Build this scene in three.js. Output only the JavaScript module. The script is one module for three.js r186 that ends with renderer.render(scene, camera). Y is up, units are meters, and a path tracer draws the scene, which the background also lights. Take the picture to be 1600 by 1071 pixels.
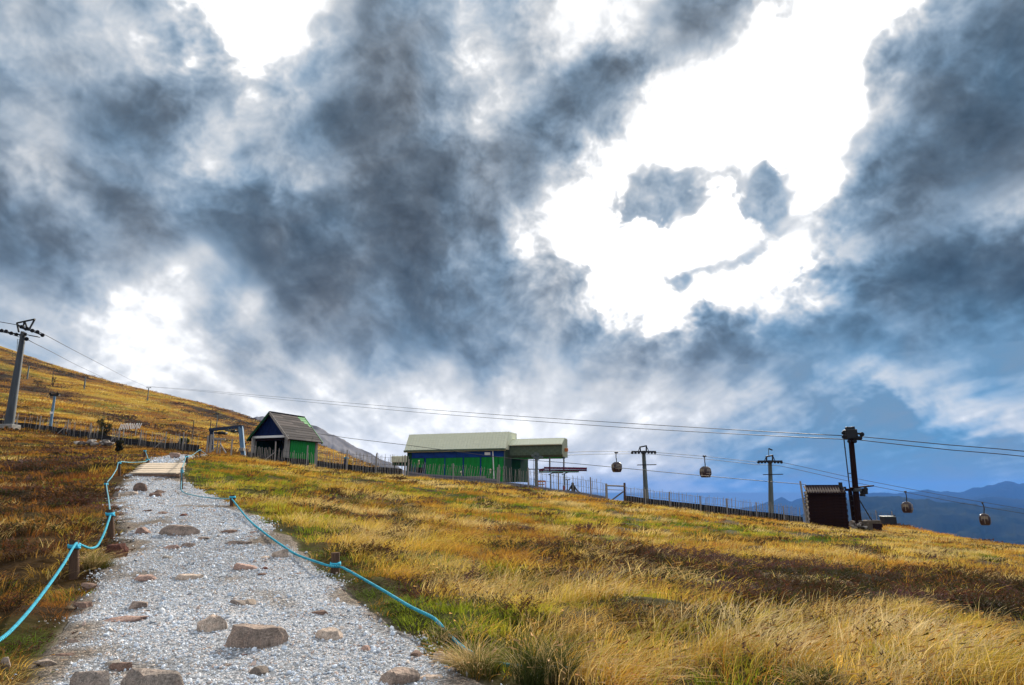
import * as THREE from 'three';
import { mergeGeometries, mergeVertices, toCreasedNormals } from 'three/addons/utils/BufferGeometryUtils.js';
import { RoundedBoxGeometry } from 'three/addons/geometries/RoundedBoxGeometry.js';
import { MarchingCubes } from 'three/addons/objects/MarchingCubes.js';

// ---------------------------------------------------------------- camera, exposure, sky, sun
const scene = new THREE.Scene();
const EYE = 1.2, PITCH = THREE.MathUtils.degToRad(12.4), FOCAL = 1067;      // focal length for a picture 1600 wide
const camera = new THREE.PerspectiveCamera(53.3, 1600 / 1071, 0.05, 40000);
camera.position.set(0, EYE, 0);
camera.rotation.set(PITCH, 0, 0);
const renderer = new THREE.WebGLRenderer({ antialias: true });
renderer.setSize(1024, 685);
renderer.toneMapping = THREE.LinearToneMapping;
renderer.toneMappingExposure = 1.5;
renderer.shadowMap.enabled = true;
const SUN_PX = [1165, 215], SUN_POWER = 5, SUN_SOFT = 5, SKY_GAIN = 1 / 1.5, HAZE = 7e-5;

const { clamp, smoothstep, lerp, degToRad } = THREE.MathUtils;
const CP = Math.cos(PITCH), SP = Math.sin(PITCH);
// a point of the picture (1600 wide) at a depth in metres ahead of the camera becomes a place in the world
function ray(px, py) { const u = (px - 800) / FOCAL, v = (535.5 - py) / FOCAL; return [u, v * CP + SP, CP - v * SP]; }
function at(px, py, z) { const [x, y, d] = ray(px, py); return new THREE.Vector3(x / d * z, EYE + y / d * z, -z); }
function angles(px, py) { const [x, y, d] = ray(px, py); return [Math.atan2(x, d), Math.atan2(y, Math.hypot(x, d))]; }
function rng(seed) { let a = seed >>> 0; return () => { a = (a + 0x6D2B79F5) | 0; let t = Math.imul(a ^ (a >>> 15), 1 | a); t = (t + Math.imul(t ^ (t >>> 7), 61 | t)) ^ t; return ((t ^ (t >>> 14)) >>> 0) / 4294967296; }; }
const PERM = new Uint8Array(512), GX = new Float32Array(512), GY = new Float32Array(512), GZ = new Float32Array(512);
{ const r = rng(77), p = [...Array(256).keys()]; for (let i = 255; i > 0; i--) { const j = Math.floor(r() * (i + 1)); [p[i], p[j]] = [p[j], p[i]]; }
  for (let i = 0; i < 512; i++) { PERM[i] = p[i & 255]; const t = r() * 6.2832, c = r() * 2 - 1, s = Math.sqrt(1 - c * c); GX[i] = Math.cos(t) * s; GY[i] = Math.sin(t) * s; GZ[i] = c; } }
const fade = (t) => t * t * t * (t * (t * 6 - 15) + 10);
function noise(x, y, z = 0) {
  const X = Math.floor(x), Y = Math.floor(y), Z = Math.floor(z), fx = x - X, fy = y - Y, fz = z - Z, u = fade(fx), v = fade(fy), w = fade(fz);
  const g = (i, j, k) => { const h = PERM[PERM[PERM[(X + i) & 255] + ((Y + j) & 255)] + ((Z + k) & 255)]; return GX[h] * (fx - i) + GY[h] * (fy - j) + GZ[h] * (fz - k); };
  const a = g(0, 0, 0), b = g(1, 0, 0), c = g(0, 1, 0), d = g(1, 1, 0), l0 = a + (b - a) * u + (c - a) * v + (a - b - c + d) * u * v;
  if (fz === 0) return l0 * 1.5;
  const e = g(0, 0, 1), f = g(1, 0, 1), h = g(0, 1, 1), i = g(1, 1, 1), l1 = e + (f - e) * u + (h - e) * v + (e - f - h + i) * u * v;
  return (l0 + (l1 - l0) * w) * 1.5;
}
function fbm(x, y, z = 0, oct = 4, gain = 0.5) { let s = 0, a = 1, n = 0; for (let i = 0; i < oct; i++) { s += a * noise(x, y, z === 0 ? 0 : z); n += a; a *= gain; x = x * 2.03 + 11.3; y = y * 2.03 + 5.7; if (z !== 0) z = z * 2.03 + 3.1; } return s / n; }
const toLinear = (c) => c <= 0.04045 ? c / 12.92 : Math.pow((c + 0.055) / 1.055, 2.4);

// the sky: brightness of the broken cloud, laid out by azimuth and elevation, frayed by noise
{
  const rowsY = [40, 140, 240, 340, 440, 540, 625, 695, 755];
  const table = [
    [175, 190, 165, 240, 252, 128, 105, 150, 218, 215, 105, 170, 250, 252, 150, 112],
    [150, 132, 112, 185, 222, 122, 140, 178, 165, 112, 225, 255, 255, 135, 108, 88],
    [138, 118, 135, 172, 165, 130, 118, 140, 128, 190, 235, 250, 235, 150, 98, 76],
    [108, 112, 112, 122, 108, 98, 112, 132, 190, 240, 245, 245, 205, 118, 124, 140],
    [132, 165, 222, 140, 102, 98, 104, 126, 148, 170, 235, 230, 150, 108, 98, 88],
    [205, 205, 232, 185, 128, 124, 116, 118, 138, 140, 132, 112, 104, 96, 90, 84],
    [225, 215, 205, 212, 218, 212, 220, 224, 236, 226, 208, 190, 172, 186, 214, 214],
    [215, 215, 215, 225, 232, 236, 240, 240, 240, 224, 192, 160, 138, 122, 138, 136],
    [215, 215, 220, 225, 232, 238, 240, 240, 232, 205, 165, 148, 128, 112, 108, 106]];
  const pts = [];
  rowsY.forEach((y, j) => table[j].forEach((L, i) => { const [a, e] = angles(50 + i * 100, y); pts.push([a, e, L / 255, 0.052]); }));
  const more = (px, py, L, r = 0.03) => { const [a, e] = angles(px, py); pts.push([a, e, L / 255, r]); };
  for (const [x, y, L] of [[1480, 375, 168], [1540, 335, 190], [1590, 310, 205], [1420, 400, 150], [1520, 420, 85], [1400, 330, 95], [1575, 260, 70], [30, 190, 215], [20, 150, 120], [215, 150, 95], [255, 470, 240], [300, 430, 235], [420, 90, 255], [1120, 45, 110], [1060, 20, 105], [950, 130, 108], [905, 180, 130], [60, 360, 85], [40, 380, 80], [1410, 610, 222], [1530, 625, 225], [1230, 600, 130], [1000, 520, 150], [520, 290, 100], [130, 60, 215], [60, 120, 200], [230, 40, 190], [760, 60, 205], [860, 30, 250], [900, 60, 245], [980, 20, 235], [800, 130, 190], [350, 190, 200], [450, 250, 185], [350, 470, 215], [300, 500, 235], [240, 540, 235], [500, 600, 235], [700, 640, 240], [360, 215, 195], [400, 205, 190]]) more(x, y, L);
  // lattice of the laid-out brightness, every half degree
  const A0 = -1.05, A1 = 1.05, E0 = -0.1, E1 = 0.85, NA = 240, NE = 110, lat = new Float32Array(NA * NE);
  const toDisplay = (v) => v <= 0.0031308 ? v * 12.92 : 1.055 * Math.pow(v, 1 / 2.4) - 0.055, edgeAt = (e) => toDisplay(0.84 * (1 + 2 * Math.sin(Math.max(e, 0))) / 3);
  for (let j = 0; j < NE; j++) for (let i = 0; i < NA; i++) {
    const a = A0 + (A1 - A0) * i / (NA - 1), e = E0 + (E1 - E0) * j / (NE - 1); let s = 0.0005 * edgeAt(e), w = 0.0005;
    for (const [pa, pe, L, r] of pts) { const da = (a - pa) * Math.cos(e), de = e - pe, q = (da * da + de * de) / (r * r); if (q < 30) { const k = Math.exp(-q) * (r < 0.05 ? 1.6 : 1); s += k * L; w += k; } }
    lat[j * NA + i] = s / w;
  }
  const look = (a, e) => {
    const x = (a - A0) / (A1 - A0) * (NA - 1), y = (e - E0) / (E1 - E0) * (NE - 1);
    if (x < 0 || x > NA - 1.001 || y < 0 || y > NE - 1.001) return edgeAt(e);
    const i = Math.floor(x), j = Math.floor(y), u = x - i, v = y - j, k = j * NA + i;
    return lerp(lerp(lat[k], lat[k + 1], u), lerp(lat[k + NA], lat[k + NA + 1], u), v);
  };
  // the break in the cloud round the sun, the small clouds drifting in it
  const blob = (list) => list.map(([px, py, rx, ry, k]) => [...angles(px, py), rx / FOCAL, ry / FOCAL, k]);
  const hole = blob([[1190, 140, 95, 62, 1], [1330, 25, 66, 40, 1], [1255, 85, 50, 40, .7], [1085, 170, 62, 42, .8], [1225, 215, 62, 66, .9], [1285, 250, 40, 80, .75], [1290, 160, 40, 60, .5], [900, 370, 45, 50, .5], [960, 330, 90, 55, 1], [1060, 350, 110, 80, 1], [1110, 430, 100, 45, 1], [1210, 400, 60, 26, .8], [1050, 250, 60, 50, .6], [1000, 385, 80, 50, .6], [950, 470, 26, 12, .7], [410, 55, 85, 62, .9], [1390, 10, 60, 30, .6]]);
  const puff = blob([[1005, 272, 38, 34, 1.2], [982, 304, 36, 20, .8], [1042, 303, 22, 24, .7], [1084, 246, 38, 24, .5], [1136, 256, 26, 16, .36], [1216, 262, 35, 29, 1.2], [1200, 300, 30, 26, .85], [1185, 380, 44, 24, .56], [1120, 402, 30, 24, .36], [1075, 420, 30, 24, .4], [1250, 345, 34, 26, .5], [1050, 275, 26, 26, .5], [1165, 118, 26, 16, .36], [1090, 425, 16, 26, .4], [940, 350, 30, 30, .3]]);
  const field = (list, a, e, soft) => { let s = 0; for (const b of list) { const x = (a - b[0]) * Math.cos(b[1]) / b[2], y = (e - b[1]) / b[3], q = x * x + y * y; if (q < 12) s += b[4] * Math.exp(-q * soft); } return s; };
  const fadeIn = (a, e) => smoothstep(0.95 - Math.abs(a), 0, 0.08) * smoothstep(0.82 - e, 0, 0.06);
  const [sa, se] = angles(...SUN_PX);
  const W = 4096, H = 2048, data = new Float32Array(W * H * 4);
  for (let row = H / 2 - 40; row < H; row++) {
    const e0 = ((row + 0.5) / H - 0.5) * Math.PI, y = Math.sin(e0), ce = Math.cos(e0);
    for (let col = 0; col < W; col++) {
      const round = ((col + 0.5) / W - 0.5) * 2 * Math.PI, x = Math.cos(round) * ce, z = Math.sin(round) * ce;
      let a0 = Math.atan2(x, -z); const o = (row * W + col) * 4;
      const front = Math.abs(a0) < 0.95 && e0 < 0.82;
      const Y = y * (1.25 + 1.1 * Math.exp(-y * 6)), oct = front ? 5 : 2;                    // flatter cloud towards the horizon
      const w1 = fbm(x * 3 + 3, Y * 3 + 8, z * 3 + 0.01, front ? 3 : 2), w2 = !front ? 0 : fbm(x * 3 + 40, Y * 3, z * 3 + 0.01, 3);
      const f1 = fbm(x * 7 + w1 * 0.7, Y * 7 + w2 * 0.7, z * 7 + 7.01, oct, 0.55), f2 = !front ? 0 : fbm(x * 7 + 31 + w2, Y * 7 + w1, z * 7 + 0.01, front ? 4 : 2, 0.55);
      const f3 = front ? fbm(x * 21 + f1 * 0.9, Y * 21 + f2 * 0.9, z * 21 + 0.01, 5, 0.68) : 0;
      const f4 = front ? fbm(x * 12 + f2 * 0.8 + 9, Y * 12 + f1 * 0.8, z * 12 + 5.01, 5, 0.6) : 0;
      const kk = 1 / (Math.max(y, 0) + 0.12), f5 = front ? fbm(x * kk * 4.5 + w1 * 0.6, z * kk * 1.1 + w2 * 0.5, 2.7, 4, 0.55) : 0;
      const a = a0 + w1 * 0.06 + f2 * 0.09 + f3 * 0.026, e = e0 + w2 * 0.05 + f1 * 0.075 + f3 * 0.024;
      let L = look(a, e);
      const curl = 1 - Math.abs(f4) * 3.2;                                                   // rounded lobes with darker seams
      const ampl = (0.75 + 0.25 * smoothstep(e0, 0.02, 0.2)) * (1 - 0.65 * smoothstep(L, 0.78, 1));
      L += ampl * (f1 * 0.24 + f5 * 0.26 + f4 * 0.11 + f3 * 0.22 + (curl - 0.45) * 0.045);
      L -= 0.05 * (1 - smoothstep(e0, 0.1, 0.26)) * smoothstep(L, 0.7, 0.95);
      let add = 0;
      if (front) {
        const ha = lerp(a0, a, 0.7), he = lerp(e0, e, 0.7), h = field(hole, ha, he, 0.68) + f1 * 0.38 + f3 * 0.42 + f4 * 0.3, m = smoothstep(h, 0.12, 1.2);
        { const veil = smoothstep(field(hole, ha, he, 0.26), 0.25, 1.7) * (1 - m); L += veil * (0.20 + f3 * 0.2); }
        let b = field(puff, lerp(a0, a, 1.1), lerp(e0, e, 1.1), 0.72); b = b * (1.0 + f3 * 1.5 + f4 * 1.1 + f1 * 0.6); const n = smoothstep(b, 0.08, 1.0) * smoothstep(h, 0.2, 0.6);
        L = Math.max(L + m * 0.25, lerp(L, 1.04, smoothstep(m, 0, 0.85)));
        const wisp = smoothstep(f4 + f3 * 0.8 - 0.05, 0.08, 0.5) * 0.22 * m; L -= wisp * (1 - smoothstep(e0, 0.5, 0.62));
        L = lerp(L, 0.60 + f3 * 0.35 + f4 * 0.15, n * 0.95);
        const da = (a0 - sa) * Math.cos(se), de = e0 - se, g = Math.exp(-(da * da + de * de) / 0.012);
        add = smoothstep(m, 0.82, 1) * Math.max(0, 1 - n * 2.2) ** 3 * (0.02 + 5 * g);
      }
      L = 0.52 + (L - 0.52) * 1.06 + 0.05 * (1 - smoothstep(L, 0.75, 0.97)); { const fl = 0.575 + 0.17 * (f5 * 0.9 + f4 * 0.7 + f3 * 0.7) + 0.12 * Math.max(0, f1 + f4), lo = 1 - smoothstep(e0, 0.15, 0.26), dl = Math.max(0, L - 0.5); L = lerp(L, Math.max(fl, L), lo); } if (L < 0.44) L = 0.44 - (0.44 - L) * 0.62; L = clamp(L, 0.24, 1.02);
      // dark cloud is slate, thin cloud white; more blue low in the right of the sky
      const low = smoothstep(a0, 0.05, 0.55) * (1 - smoothstep(e0, 0.05, 0.42)) * (a0 < 1.3 ? 1 : 0);
      const blue = clamp(0.62 + 0.6 * low + f2 * 0.5 + w1 * 0.35, 0.2, 1.6) * (1 - smoothstep(L, 0.55, 0.97));
      const v = toLinear(Math.min(L, 1)) * (1 + 0.5 * smoothstep(L, 0.85, 1));
      data[o] = (v * (1 - 0.46 * blue) + add) * SKY_GAIN; data[o + 1] = (v * (1 - 0.03 * blue) + add) * SKY_GAIN; data[o + 2] = (v * (1 + 0.46 * blue) + add * 0.97) * SKY_GAIN; data[o + 3] = 1;
    }
  }
  for (let i = 0; i < (H / 2 - 40) * W; i++) data.set([0.16 * SKY_GAIN, 0.17 * SKY_GAIN, 0.18 * SKY_GAIN, 1], i * 4);
  const sky = new THREE.DataTexture(data, W, H, THREE.RGBAFormat, THREE.FloatType);
  sky.mapping = THREE.EquirectangularReflectionMapping; sky.magFilter = THREE.LinearFilter; sky.needsUpdate = true;
  scene.background = sky; scene.environment = sky;
}
const sunDir = (() => { const [x, y, d] = ray(...SUN_PX); return new THREE.Vector3(x, y, -d).normalize(); })();
const sun = new THREE.DirectionalLight(new THREE.Color().setRGB(1, 0.90, 0.76), SUN_POWER);
sun.name = 'sun'; sun.position.copy(sunDir).multiplyScalar(200); sun.castShadow = true; sun.shadow.radius = SUN_SOFT;
Object.assign(sun.shadow.camera, { left: -150, right: 150, top: 150, bottom: -150, near: 1, far: 600 }); sun.shadow.mapSize.set(4096, 4096);
scene.add(sun);
if (HAZE) scene.fog = new THREE.FogExp2(new THREE.Color().setRGB(0.12, 0.34, 0.90), HAZE);

// ---------------------------------------------------------------- helpers
const names = new Map();
function numbered(name) { const n = names.get(name) ?? 0; names.set(name, n + 1); return n ? name + '_' + String(n).padStart(3, '0') : name; }
function tag(o, label, category, group, kind) { if (label) o.userData.label = label; if (category) o.userData.category = category; if (group) o.userData.group = group; if (kind) o.userData.kind = kind; return o; }
function base(name, p = [0, 0, 0], turn = 0) { const g = new THREE.Group(); g.name = numbered(name); if (p.isVector3) g.position.copy(p); else g.position.set(...p); g.rotation.y = turn; scene.add(g); return g; }
const flat = (g) => { const n = g.index ? g.toNonIndexed() : g; for (const k of Object.keys(n.attributes)) if (!['position', 'normal', 'uv', 'color'].includes(k)) n.deleteAttribute(k); return n; };
function merged(list) { list = list.map(flat); return list.length === 1 ? list[0] : mergeGeometries(list); }
const topCount = new Map();
function mesh(name, geo, mat, parent = scene) {
  const m = new THREE.Mesh(Array.isArray(geo) ? merged(geo) : geo, mat); m.castShadow = m.receiveShadow = true;
  if (parent === scene) m.name = numbered(name); else { const key = parent.uuid + name, n = topCount.get(key) ?? 0; topCount.set(key, n + 1); m.name = n ? name + '_' + String(n).padStart(3, '0') : name; }
  parent.add(m); return m;
}
const M4 = new THREE.Matrix4(), Q = new THREE.Quaternion(), UPV = new THREE.Vector3(0, 1, 0);
function box(w, h, d, x, y, z, rx = 0, ry = 0, rz = 0) { const g = new THREE.BoxGeometry(w, h, d); if (rx || ry || rz) g.applyMatrix4(M4.makeRotationFromEuler(new THREE.Euler(rx, ry, rz))); return g.translate(x, y, z); }
function rbox(w, h, d, x, y, z, r = 0.02, rx = 0, ry = 0, rz = 0) { const g = new RoundedBoxGeometry(w, h, d, 1, Math.min(r, w / 2.1, h / 2.1, d / 2.1)); if (rx || ry || rz) g.applyMatrix4(M4.makeRotationFromEuler(new THREE.Euler(rx, ry, rz))); return g.translate(x, y, z); }
const V = (x, y, z) => new THREE.Vector3(x, y, z);
function bar(a, b, r0, r1 = r0, seg = 8) { const d = b.clone().sub(a), g = new THREE.CylinderGeometry(r1, r0, d.length(), seg); g.applyQuaternion(Q.setFromUnitVectors(UPV, d.clone().normalize())); return g.translate((a.x + b.x) / 2, (a.y + b.y) / 2, (a.z + b.z) / 2); }
function beam(a, b, w, h) { const d = b.clone().sub(a), g = new THREE.BoxGeometry(w, h, d.length()); const m = new THREE.Matrix4().lookAt(b, a, UPV); g.applyMatrix4(m); return g.translate((a.x + b.x) / 2, (a.y + b.y) / 2, (a.z + b.z) / 2); }
function wheel(p, r, w, axis) { const g = new THREE.CylinderGeometry(r, r, w, 16); g.applyQuaternion(Q.setFromUnitVectors(UPV, axis)); return g.translate(p.x, p.y, p.z); }
function tube(points, r, seg = 40, rs = 8, tension) { return new THREE.TubeGeometry(new THREE.CatmullRomCurve3(points, false, 'catmullrom', tension ?? 0.5), seg, r, rs, false); }
function prism(pts, depth) { const s = new THREE.Shape(pts.map(([x, y]) => new THREE.Vector2(x, y))); return new THREE.ExtrudeGeometry(s, { depth, bevelEnabled: false }); }
function texture(n, fn, srgb = true, rx = 1, ry = 1) {
  const d = new Uint8Array(n * n * 4);
  for (let j = 0; j < n; j++) for (let i = 0; i < n; i++) { const c = fn(i / n, j / n), o = (j * n + i) * 4; for (let k = 0; k < 3; k++) d[o + k] = clamp((typeof c === 'number' ? c : c[k]) * 255, 0, 255); d[o + 3] = 255; }
  const t = new THREE.DataTexture(d, n, n); t.wrapS = t.wrapT = THREE.RepeatWrapping; t.magFilter = THREE.LinearFilter; t.minFilter = THREE.LinearMipmapLinearFilter; t.generateMipmaps = true; if (srgb) t.colorSpace = THREE.SRGBColorSpace; t.repeat.set(rx, ry); t.needsUpdate = true; return t;
}
// noise that tiles over the unit square
function tiling(u, v, f, oct, seed) { const a = u * 6.2831853, b = v * 6.2831853, r = f / 6.2831853; let s = 0, k = 1, n = 0, q = r; for (let i = 0; i < oct; i++) { s += k * 0.5 * (noise(Math.cos(a) * q + seed, Math.sin(a) * q + 3.3, Math.cos(b) * q + 0.13) + noise(Math.sin(a) * q + 9.1, Math.cos(b) * q + seed, Math.sin(b) * q + 0.37)); n += k; k *= 0.55; q *= 2; } return s / n; }
const grainMap = texture(256, (u, v) => { const g = tiling(u, v * 0.15, 14, 4, 2) ; const w = 0.8 + g * 0.35 + tiling(u, v, 30, 2, 6) * 0.12; return [w, w * 0.985, w * 0.97]; });
const weatherMap = texture(256, (u, v) => { const w = 0.86 + tiling(u, v, 5, 5, 12) * 0.32; return [w, w, w]; });
const paintMap = texture(256, (u, v) => { const w = 0.96 + tiling(u, v, 24, 3, 42) * 0.10; return [w, w, w]; });
const mat = (r, g, b, rough = 0.8, metal = 0, extra = {}) => new THREE.MeshPhysicalMaterial({ specularIntensity: metal > 0 || rough < 0.45 ? 0.8 : 0.22, color: new THREE.Color().setRGB(r, g, b), roughness: rough, metalness: metal, ...extra });
const MAT = {
  oldWood: mat(0.20, 0.165, 0.13, 0.9, 0, { map: grainMap }), postWood: mat(0.16, 0.10, 0.07, 0.9, 0, { map: grainMap }), greyWood: mat(0.50, 0.47, 0.45, 0.9, 0, { map: grainMap }), paleWood: mat(0.82, 0.70, 0.55, 0.85, 0, { map: grainMap }),
  paleEdge: mat(0.33, 0.22, 0.16, 0.9, 0, { map: grainMap }), steel: mat(0.10, 0.115, 0.13, 0.55, 0.3, { map: weatherMap }), darkSteel: mat(0.025, 0.026, 0.03, 0.6, 0.2, { map: weatherMap }), greySteel: mat(0.15, 0.19, 0.19, 0.55, 0.2, { map: weatherMap }), bluishSteel: mat(0.16, 0.30, 0.46, 0.5, 0.2, { map: weatherMap }), deepBlueSteel: mat(0.015, 0.035, 0.09, 0.5, 0.1, { map: weatherMap }),
  navy: mat(0.006, 0.022, 0.12, 0.6, 0, { map: grainMap }), slat: mat(0.60, 0.56, 0.52, 0.9, 0, { map: grainMap }), greyNet: mat(0.20, 0.20, 0.24, 0.95),
  rubber: mat(0.02, 0.02, 0.022, 0.8), cable: mat(0.035, 0.037, 0.04, 0.6, 0.3), white: mat(0.86, 0.86, 0.85, 0.6), rope: mat(0.06, 0.48, 0.70, 0.75), ropeLit: mat(0.22, 0.52, 0.66, 0.8),  // the paler rope colour has highlights on the far lengths painted in
  green: mat(0.014, 0.31, 0.05, 0.55, 0, { map: weatherMap }), darkGreen: mat(0.008, 0.07, 0.022, 0.6, 0, { map: weatherMap }), blue: mat(0.010, 0.06, 0.32, 0.5, 0, { map: weatherMap }), cream: mat(0.72, 0.745, 0.58, 0.6, 0, { map: paintMap }), olive: mat(0.13, 0.17, 0.11, 0.65, 0, { map: weatherMap }), maroon: mat(0.14, 0.02, 0.05, 0.6, 0, { map: weatherMap }), concrete: mat(0.36, 0.35, 0.33, 0.95, 0, { map: weatherMap }), brownDark: mat(0.032, 0.013, 0.011, 0.9, 0, { map: grainMap }), netting: mat(0.028, 0.026, 0.027, 0.95), black: mat(0.008, 0.008, 0.009, 0.9), yellow: mat(0.62, 0.36, 0.03, 0.6), orange: mat(0.5, 0.16, 0.04, 0.7), teal: mat(0.01, 0.12, 0.19, 0.6), glass: new THREE.MeshPhysicalMaterial({ color: new THREE.Color().setRGB(0.25, 0.24, 0.22), roughness: 0.08, metalness: 0, transmission: 0.6, thickness: 0 }),
};
// ---------------------------------------------------------------- the lie of the land
// slope seen from the foot of the camera, as a smooth surface over azimuth and the logarithm of distance
const ctrl = [];
{
  const add = (px, py, z) => { const p = at(px, py, z), r = Math.hypot(p.x, p.z); ctrl.push([Math.atan2(p.x, -p.z) * 2.2, Math.log(r), p.y / r]); };
  for (const az of [-1.3, -0.7, 0, 0.7, 1.3]) for (const r of [0.3, 1, 2.5]) ctrl.push([az * 2.2, Math.log(r), 0]);
  for (const [px, py, z] of [
    [0, 1071, 4.6], [400, 1071, 4.75], [800, 1071, 4.8], [1200, 1071, 4.75], [1600, 1071, 4.7],
    [0, 912, 8], [118, 908, 8], [330, 908, 8], [560, 916, 8], [800, 926, 8], [1200, 942, 8], [1600, 972, 8],
    [0, 852, 10.4], [176, 848, 10.2], [325, 848, 10.2], [430, 848, 10.2],
    [0, 808, 13.5], [180, 803, 13.2], [290, 803, 13.2], [400, 806, 13.2], [800, 856, 13.2], [1200, 890, 13], [1600, 916, 13],
    [0, 770, 18], [245, 772, 17.5], [345, 778, 17], [245, 746, 20.6], [245, 728, 23.4], [560, 788, 22], [800, 808, 22], [1200, 852, 22], [1600, 880, 22],
    [0, 706, 36], [130, 712, 34], [250, 717, 32], [310, 715, 34], [420, 737, 30],
    [0, 668, 58], [100, 679, 56], [200, 696, 52], [300, 707, 46], [400, 719, 43], [500, 733, 42], [640, 747, 42], [800, 762, 42], [975, 787, 42], [1150, 808, 42], [1264, 822, 42], [1400, 838, 42], [1600, 856, 42],
    [640, 757, 60], [800, 774, 60], [975, 800, 60], [1150, 822, 60], [1264, 834, 60], [800, 778, 80], [975, 808, 80], [1150, 832, 80], [1264, 838, 80], [1340, 829, 52], [1400, 840, 56], [1500, 850, 58], [1600, 862, 58], [1345, 822, 75], [1400, 822, 75], [1450, 833, 76], [1500, 842, 78], [1550, 850, 80], [1600, 857, 82],
    [443, 722, 64], [350, 708, 60], [640, 752, 115], [720, 756, 110], [830, 770, 105], [1010, 800, 122], [1203, 822, 115], [1400, 850, 115], [1600, 880, 115],
    [0, 660, 72], [0, 603, 190], [0, 541, 390], [0, 580, 700], [0, 690, 1500], [80, 570, 385], [150, 662, 95], [150, 622, 210], [150, 592, 375], [150, 640, 700], [225, 611, 370],
    [300, 690, 95], [300, 658, 200], [300, 628, 365], [300, 680, 700], [400, 706, 95], [400, 687, 200], [400, 657, 350], [400, 710, 700], [490, 726, 110], [490, 694, 330], [490, 740, 700], [550, 737, 120], [550, 716, 300], [600, 742, 150], [600, 737, 280], [620, 790, 700],
    [800, 800, 220], [1000, 850, 220], [1300, 900, 220], [1600, 930, 220], [800, 850, 700], [1100, 910, 600], [1600, 940, 600], [800, 860, 1600], [1200, 920, 1500], [1600, 935, 1500], [0, 800, 3500], [400, 830, 3500], [800, 860, 3500], [1200, 880, 3500], [1600, 880, 3500],
    [0, 800, 8000], [800, 815, 8000], [1600, 820, 8000], [0, 795, 15000], [800, 800, 15000], [1600, 800, 15000]]) add(px, py, z);
}
const solved = (() => {
  const n = ctrl.length, N = n + 3, A = Array.from({ length: N }, () => new Float64Array(N + 1)), U = (d2) => d2 < 1e-12 ? 0 : d2 * Math.log(d2) * 0.5;
  for (let i = 0; i < n; i++) { for (let j = 0; j < n; j++) A[i][j] = U((ctrl[i][0] - ctrl[j][0]) ** 2 + (ctrl[i][1] - ctrl[j][1]) ** 2); A[i][i] += 2e-4; A[i][n] = A[n][i] = 1; A[i][n + 1] = A[n + 1][i] = ctrl[i][0]; A[i][n + 2] = A[n + 2][i] = ctrl[i][1]; A[i][N] = ctrl[i][2]; }
  for (let c = 0; c < N; c++) { let p = c; for (let r = c + 1; r < N; r++) if (Math.abs(A[r][c]) > Math.abs(A[p][c])) p = r; [A[c], A[p]] = [A[p], A[c]]; for (let r = 0; r < N; r++) if (r !== c) { const f = A[r][c] / A[c][c]; if (f) for (let k = c; k <= N; k++) A[r][k] -= f * A[c][k]; } }
  return A.map((row, i) => row[N] / row[i]);
})();
function slope(az, lr) {
  const ca = clamp(az, -0.95, 0.95) * 2.2, n = ctrl.length; let s = solved[n] + solved[n + 1] * ca + solved[n + 2] * lr;
  for (let i = 0; i < n; i++) { const d = (ca - ctrl[i][0]) ** 2 + (lr - ctrl[i][1]) ** 2; if (d > 1e-12) s += solved[i] * d * Math.log(d) * 0.5; }
  const back = smoothstep(Math.abs(az), 0.95, 2.9);
  return lerp(s, -0.02, back);
}
// edges of the path: picture points at their depth, as x over z
const pathTable = [[-6, -1.6, 1.6]];
{ const rows = [[4.7, 1071, 40, 765], [5.4, 1020, 66, 690], [6.1, 985, 86, 640], [6.8, 955, 108, 585], [8, 908, 148, 535], [10.2, 848, 184, 458], [13.2, 803, 178, 398], [17, 775, 172, 340], [19, 758, 186, 305], [21, 743, 208, 287], [23.5, 727, 224, 286], [28, 721, 229, 285], [32, 717, 236, 290], [36, 713, 262, 318]];
  pathTable.push([0, -2.2, 1.0], [3, -2.6, 0.35]); for (const [z, y, l, r] of rows) pathTable.push([z, at(l, y, z).x, at(r, y, z).x]); }
function pathEdges(d) { let i = 0; while (i < pathTable.length - 2 && pathTable[i + 1][0] < d) i++; const a = pathTable[i], b = pathTable[i + 1], t = clamp((d - a[0]) / (b[0] - a[0]), 0, 1); return [lerp(a[1], b[1], t), lerp(a[2], b[2], t)]; }
function pathIn(x, z) { const d = -z; if (d < -6 || d > 37) return -9; const [l, r] = pathEdges(d), n = noise(x * 1.7, z * 1.7, 0.5) * 0.16 + noise(x * 5, z * 5, 2.5) * 0.07; return Math.min(x - l, r - x) + n * Math.min(1, 0.4 + d * 0.05); }   // metres inside the path
function hummocks(x, z, r) {
  const out = 1 - smoothstep(pathIn(x, z), -0.5, 0.05);
  let h = (noise(x * 0.5, z * 0.5, 4.2) * 0.13 + noise(x * 1.3, z * 1.3, 8.2) * 0.09) * out * smoothstep(r, 2, 5) * (1 - 0.6 * smoothstep(r, 25, 45));
  h += (fbm(x * 0.05, z * 0.05, 2.2, 4) * 1.0) * smoothstep(r, 100, 200) + fbm(x * 0.006, z * 0.006, 5.2, 4) * 6 * smoothstep(r, 400, 900) + fbm(x * 0.001, z * 0.001, 1.2, 5) * 70 * smoothstep(r, 1500, 4000);
  return h - 0.05 * smoothstep(pathIn(x, z), 0.0, 0.18);
}
const AZ = [], LR = [];
{ for (let a = -180; a < -56; a += 4) AZ.push(a); for (let a = -56; a < 56; a += 0.17) AZ.push(a); for (let a = 56; a <= 180; a += 4) AZ.push(a); for (let i = 0; i < AZ.length; i++) AZ[i] = degToRad(AZ[i]); AZ[AZ.length - 1] = Math.PI;
  for (let l = Math.log(0.3); l < Math.log(15000); l += l > Math.log(5) && l < Math.log(500) ? 0.0185 : 0.035) LR.push(l); }
const GRID = new Float32Array(AZ.length * LR.length);
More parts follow.
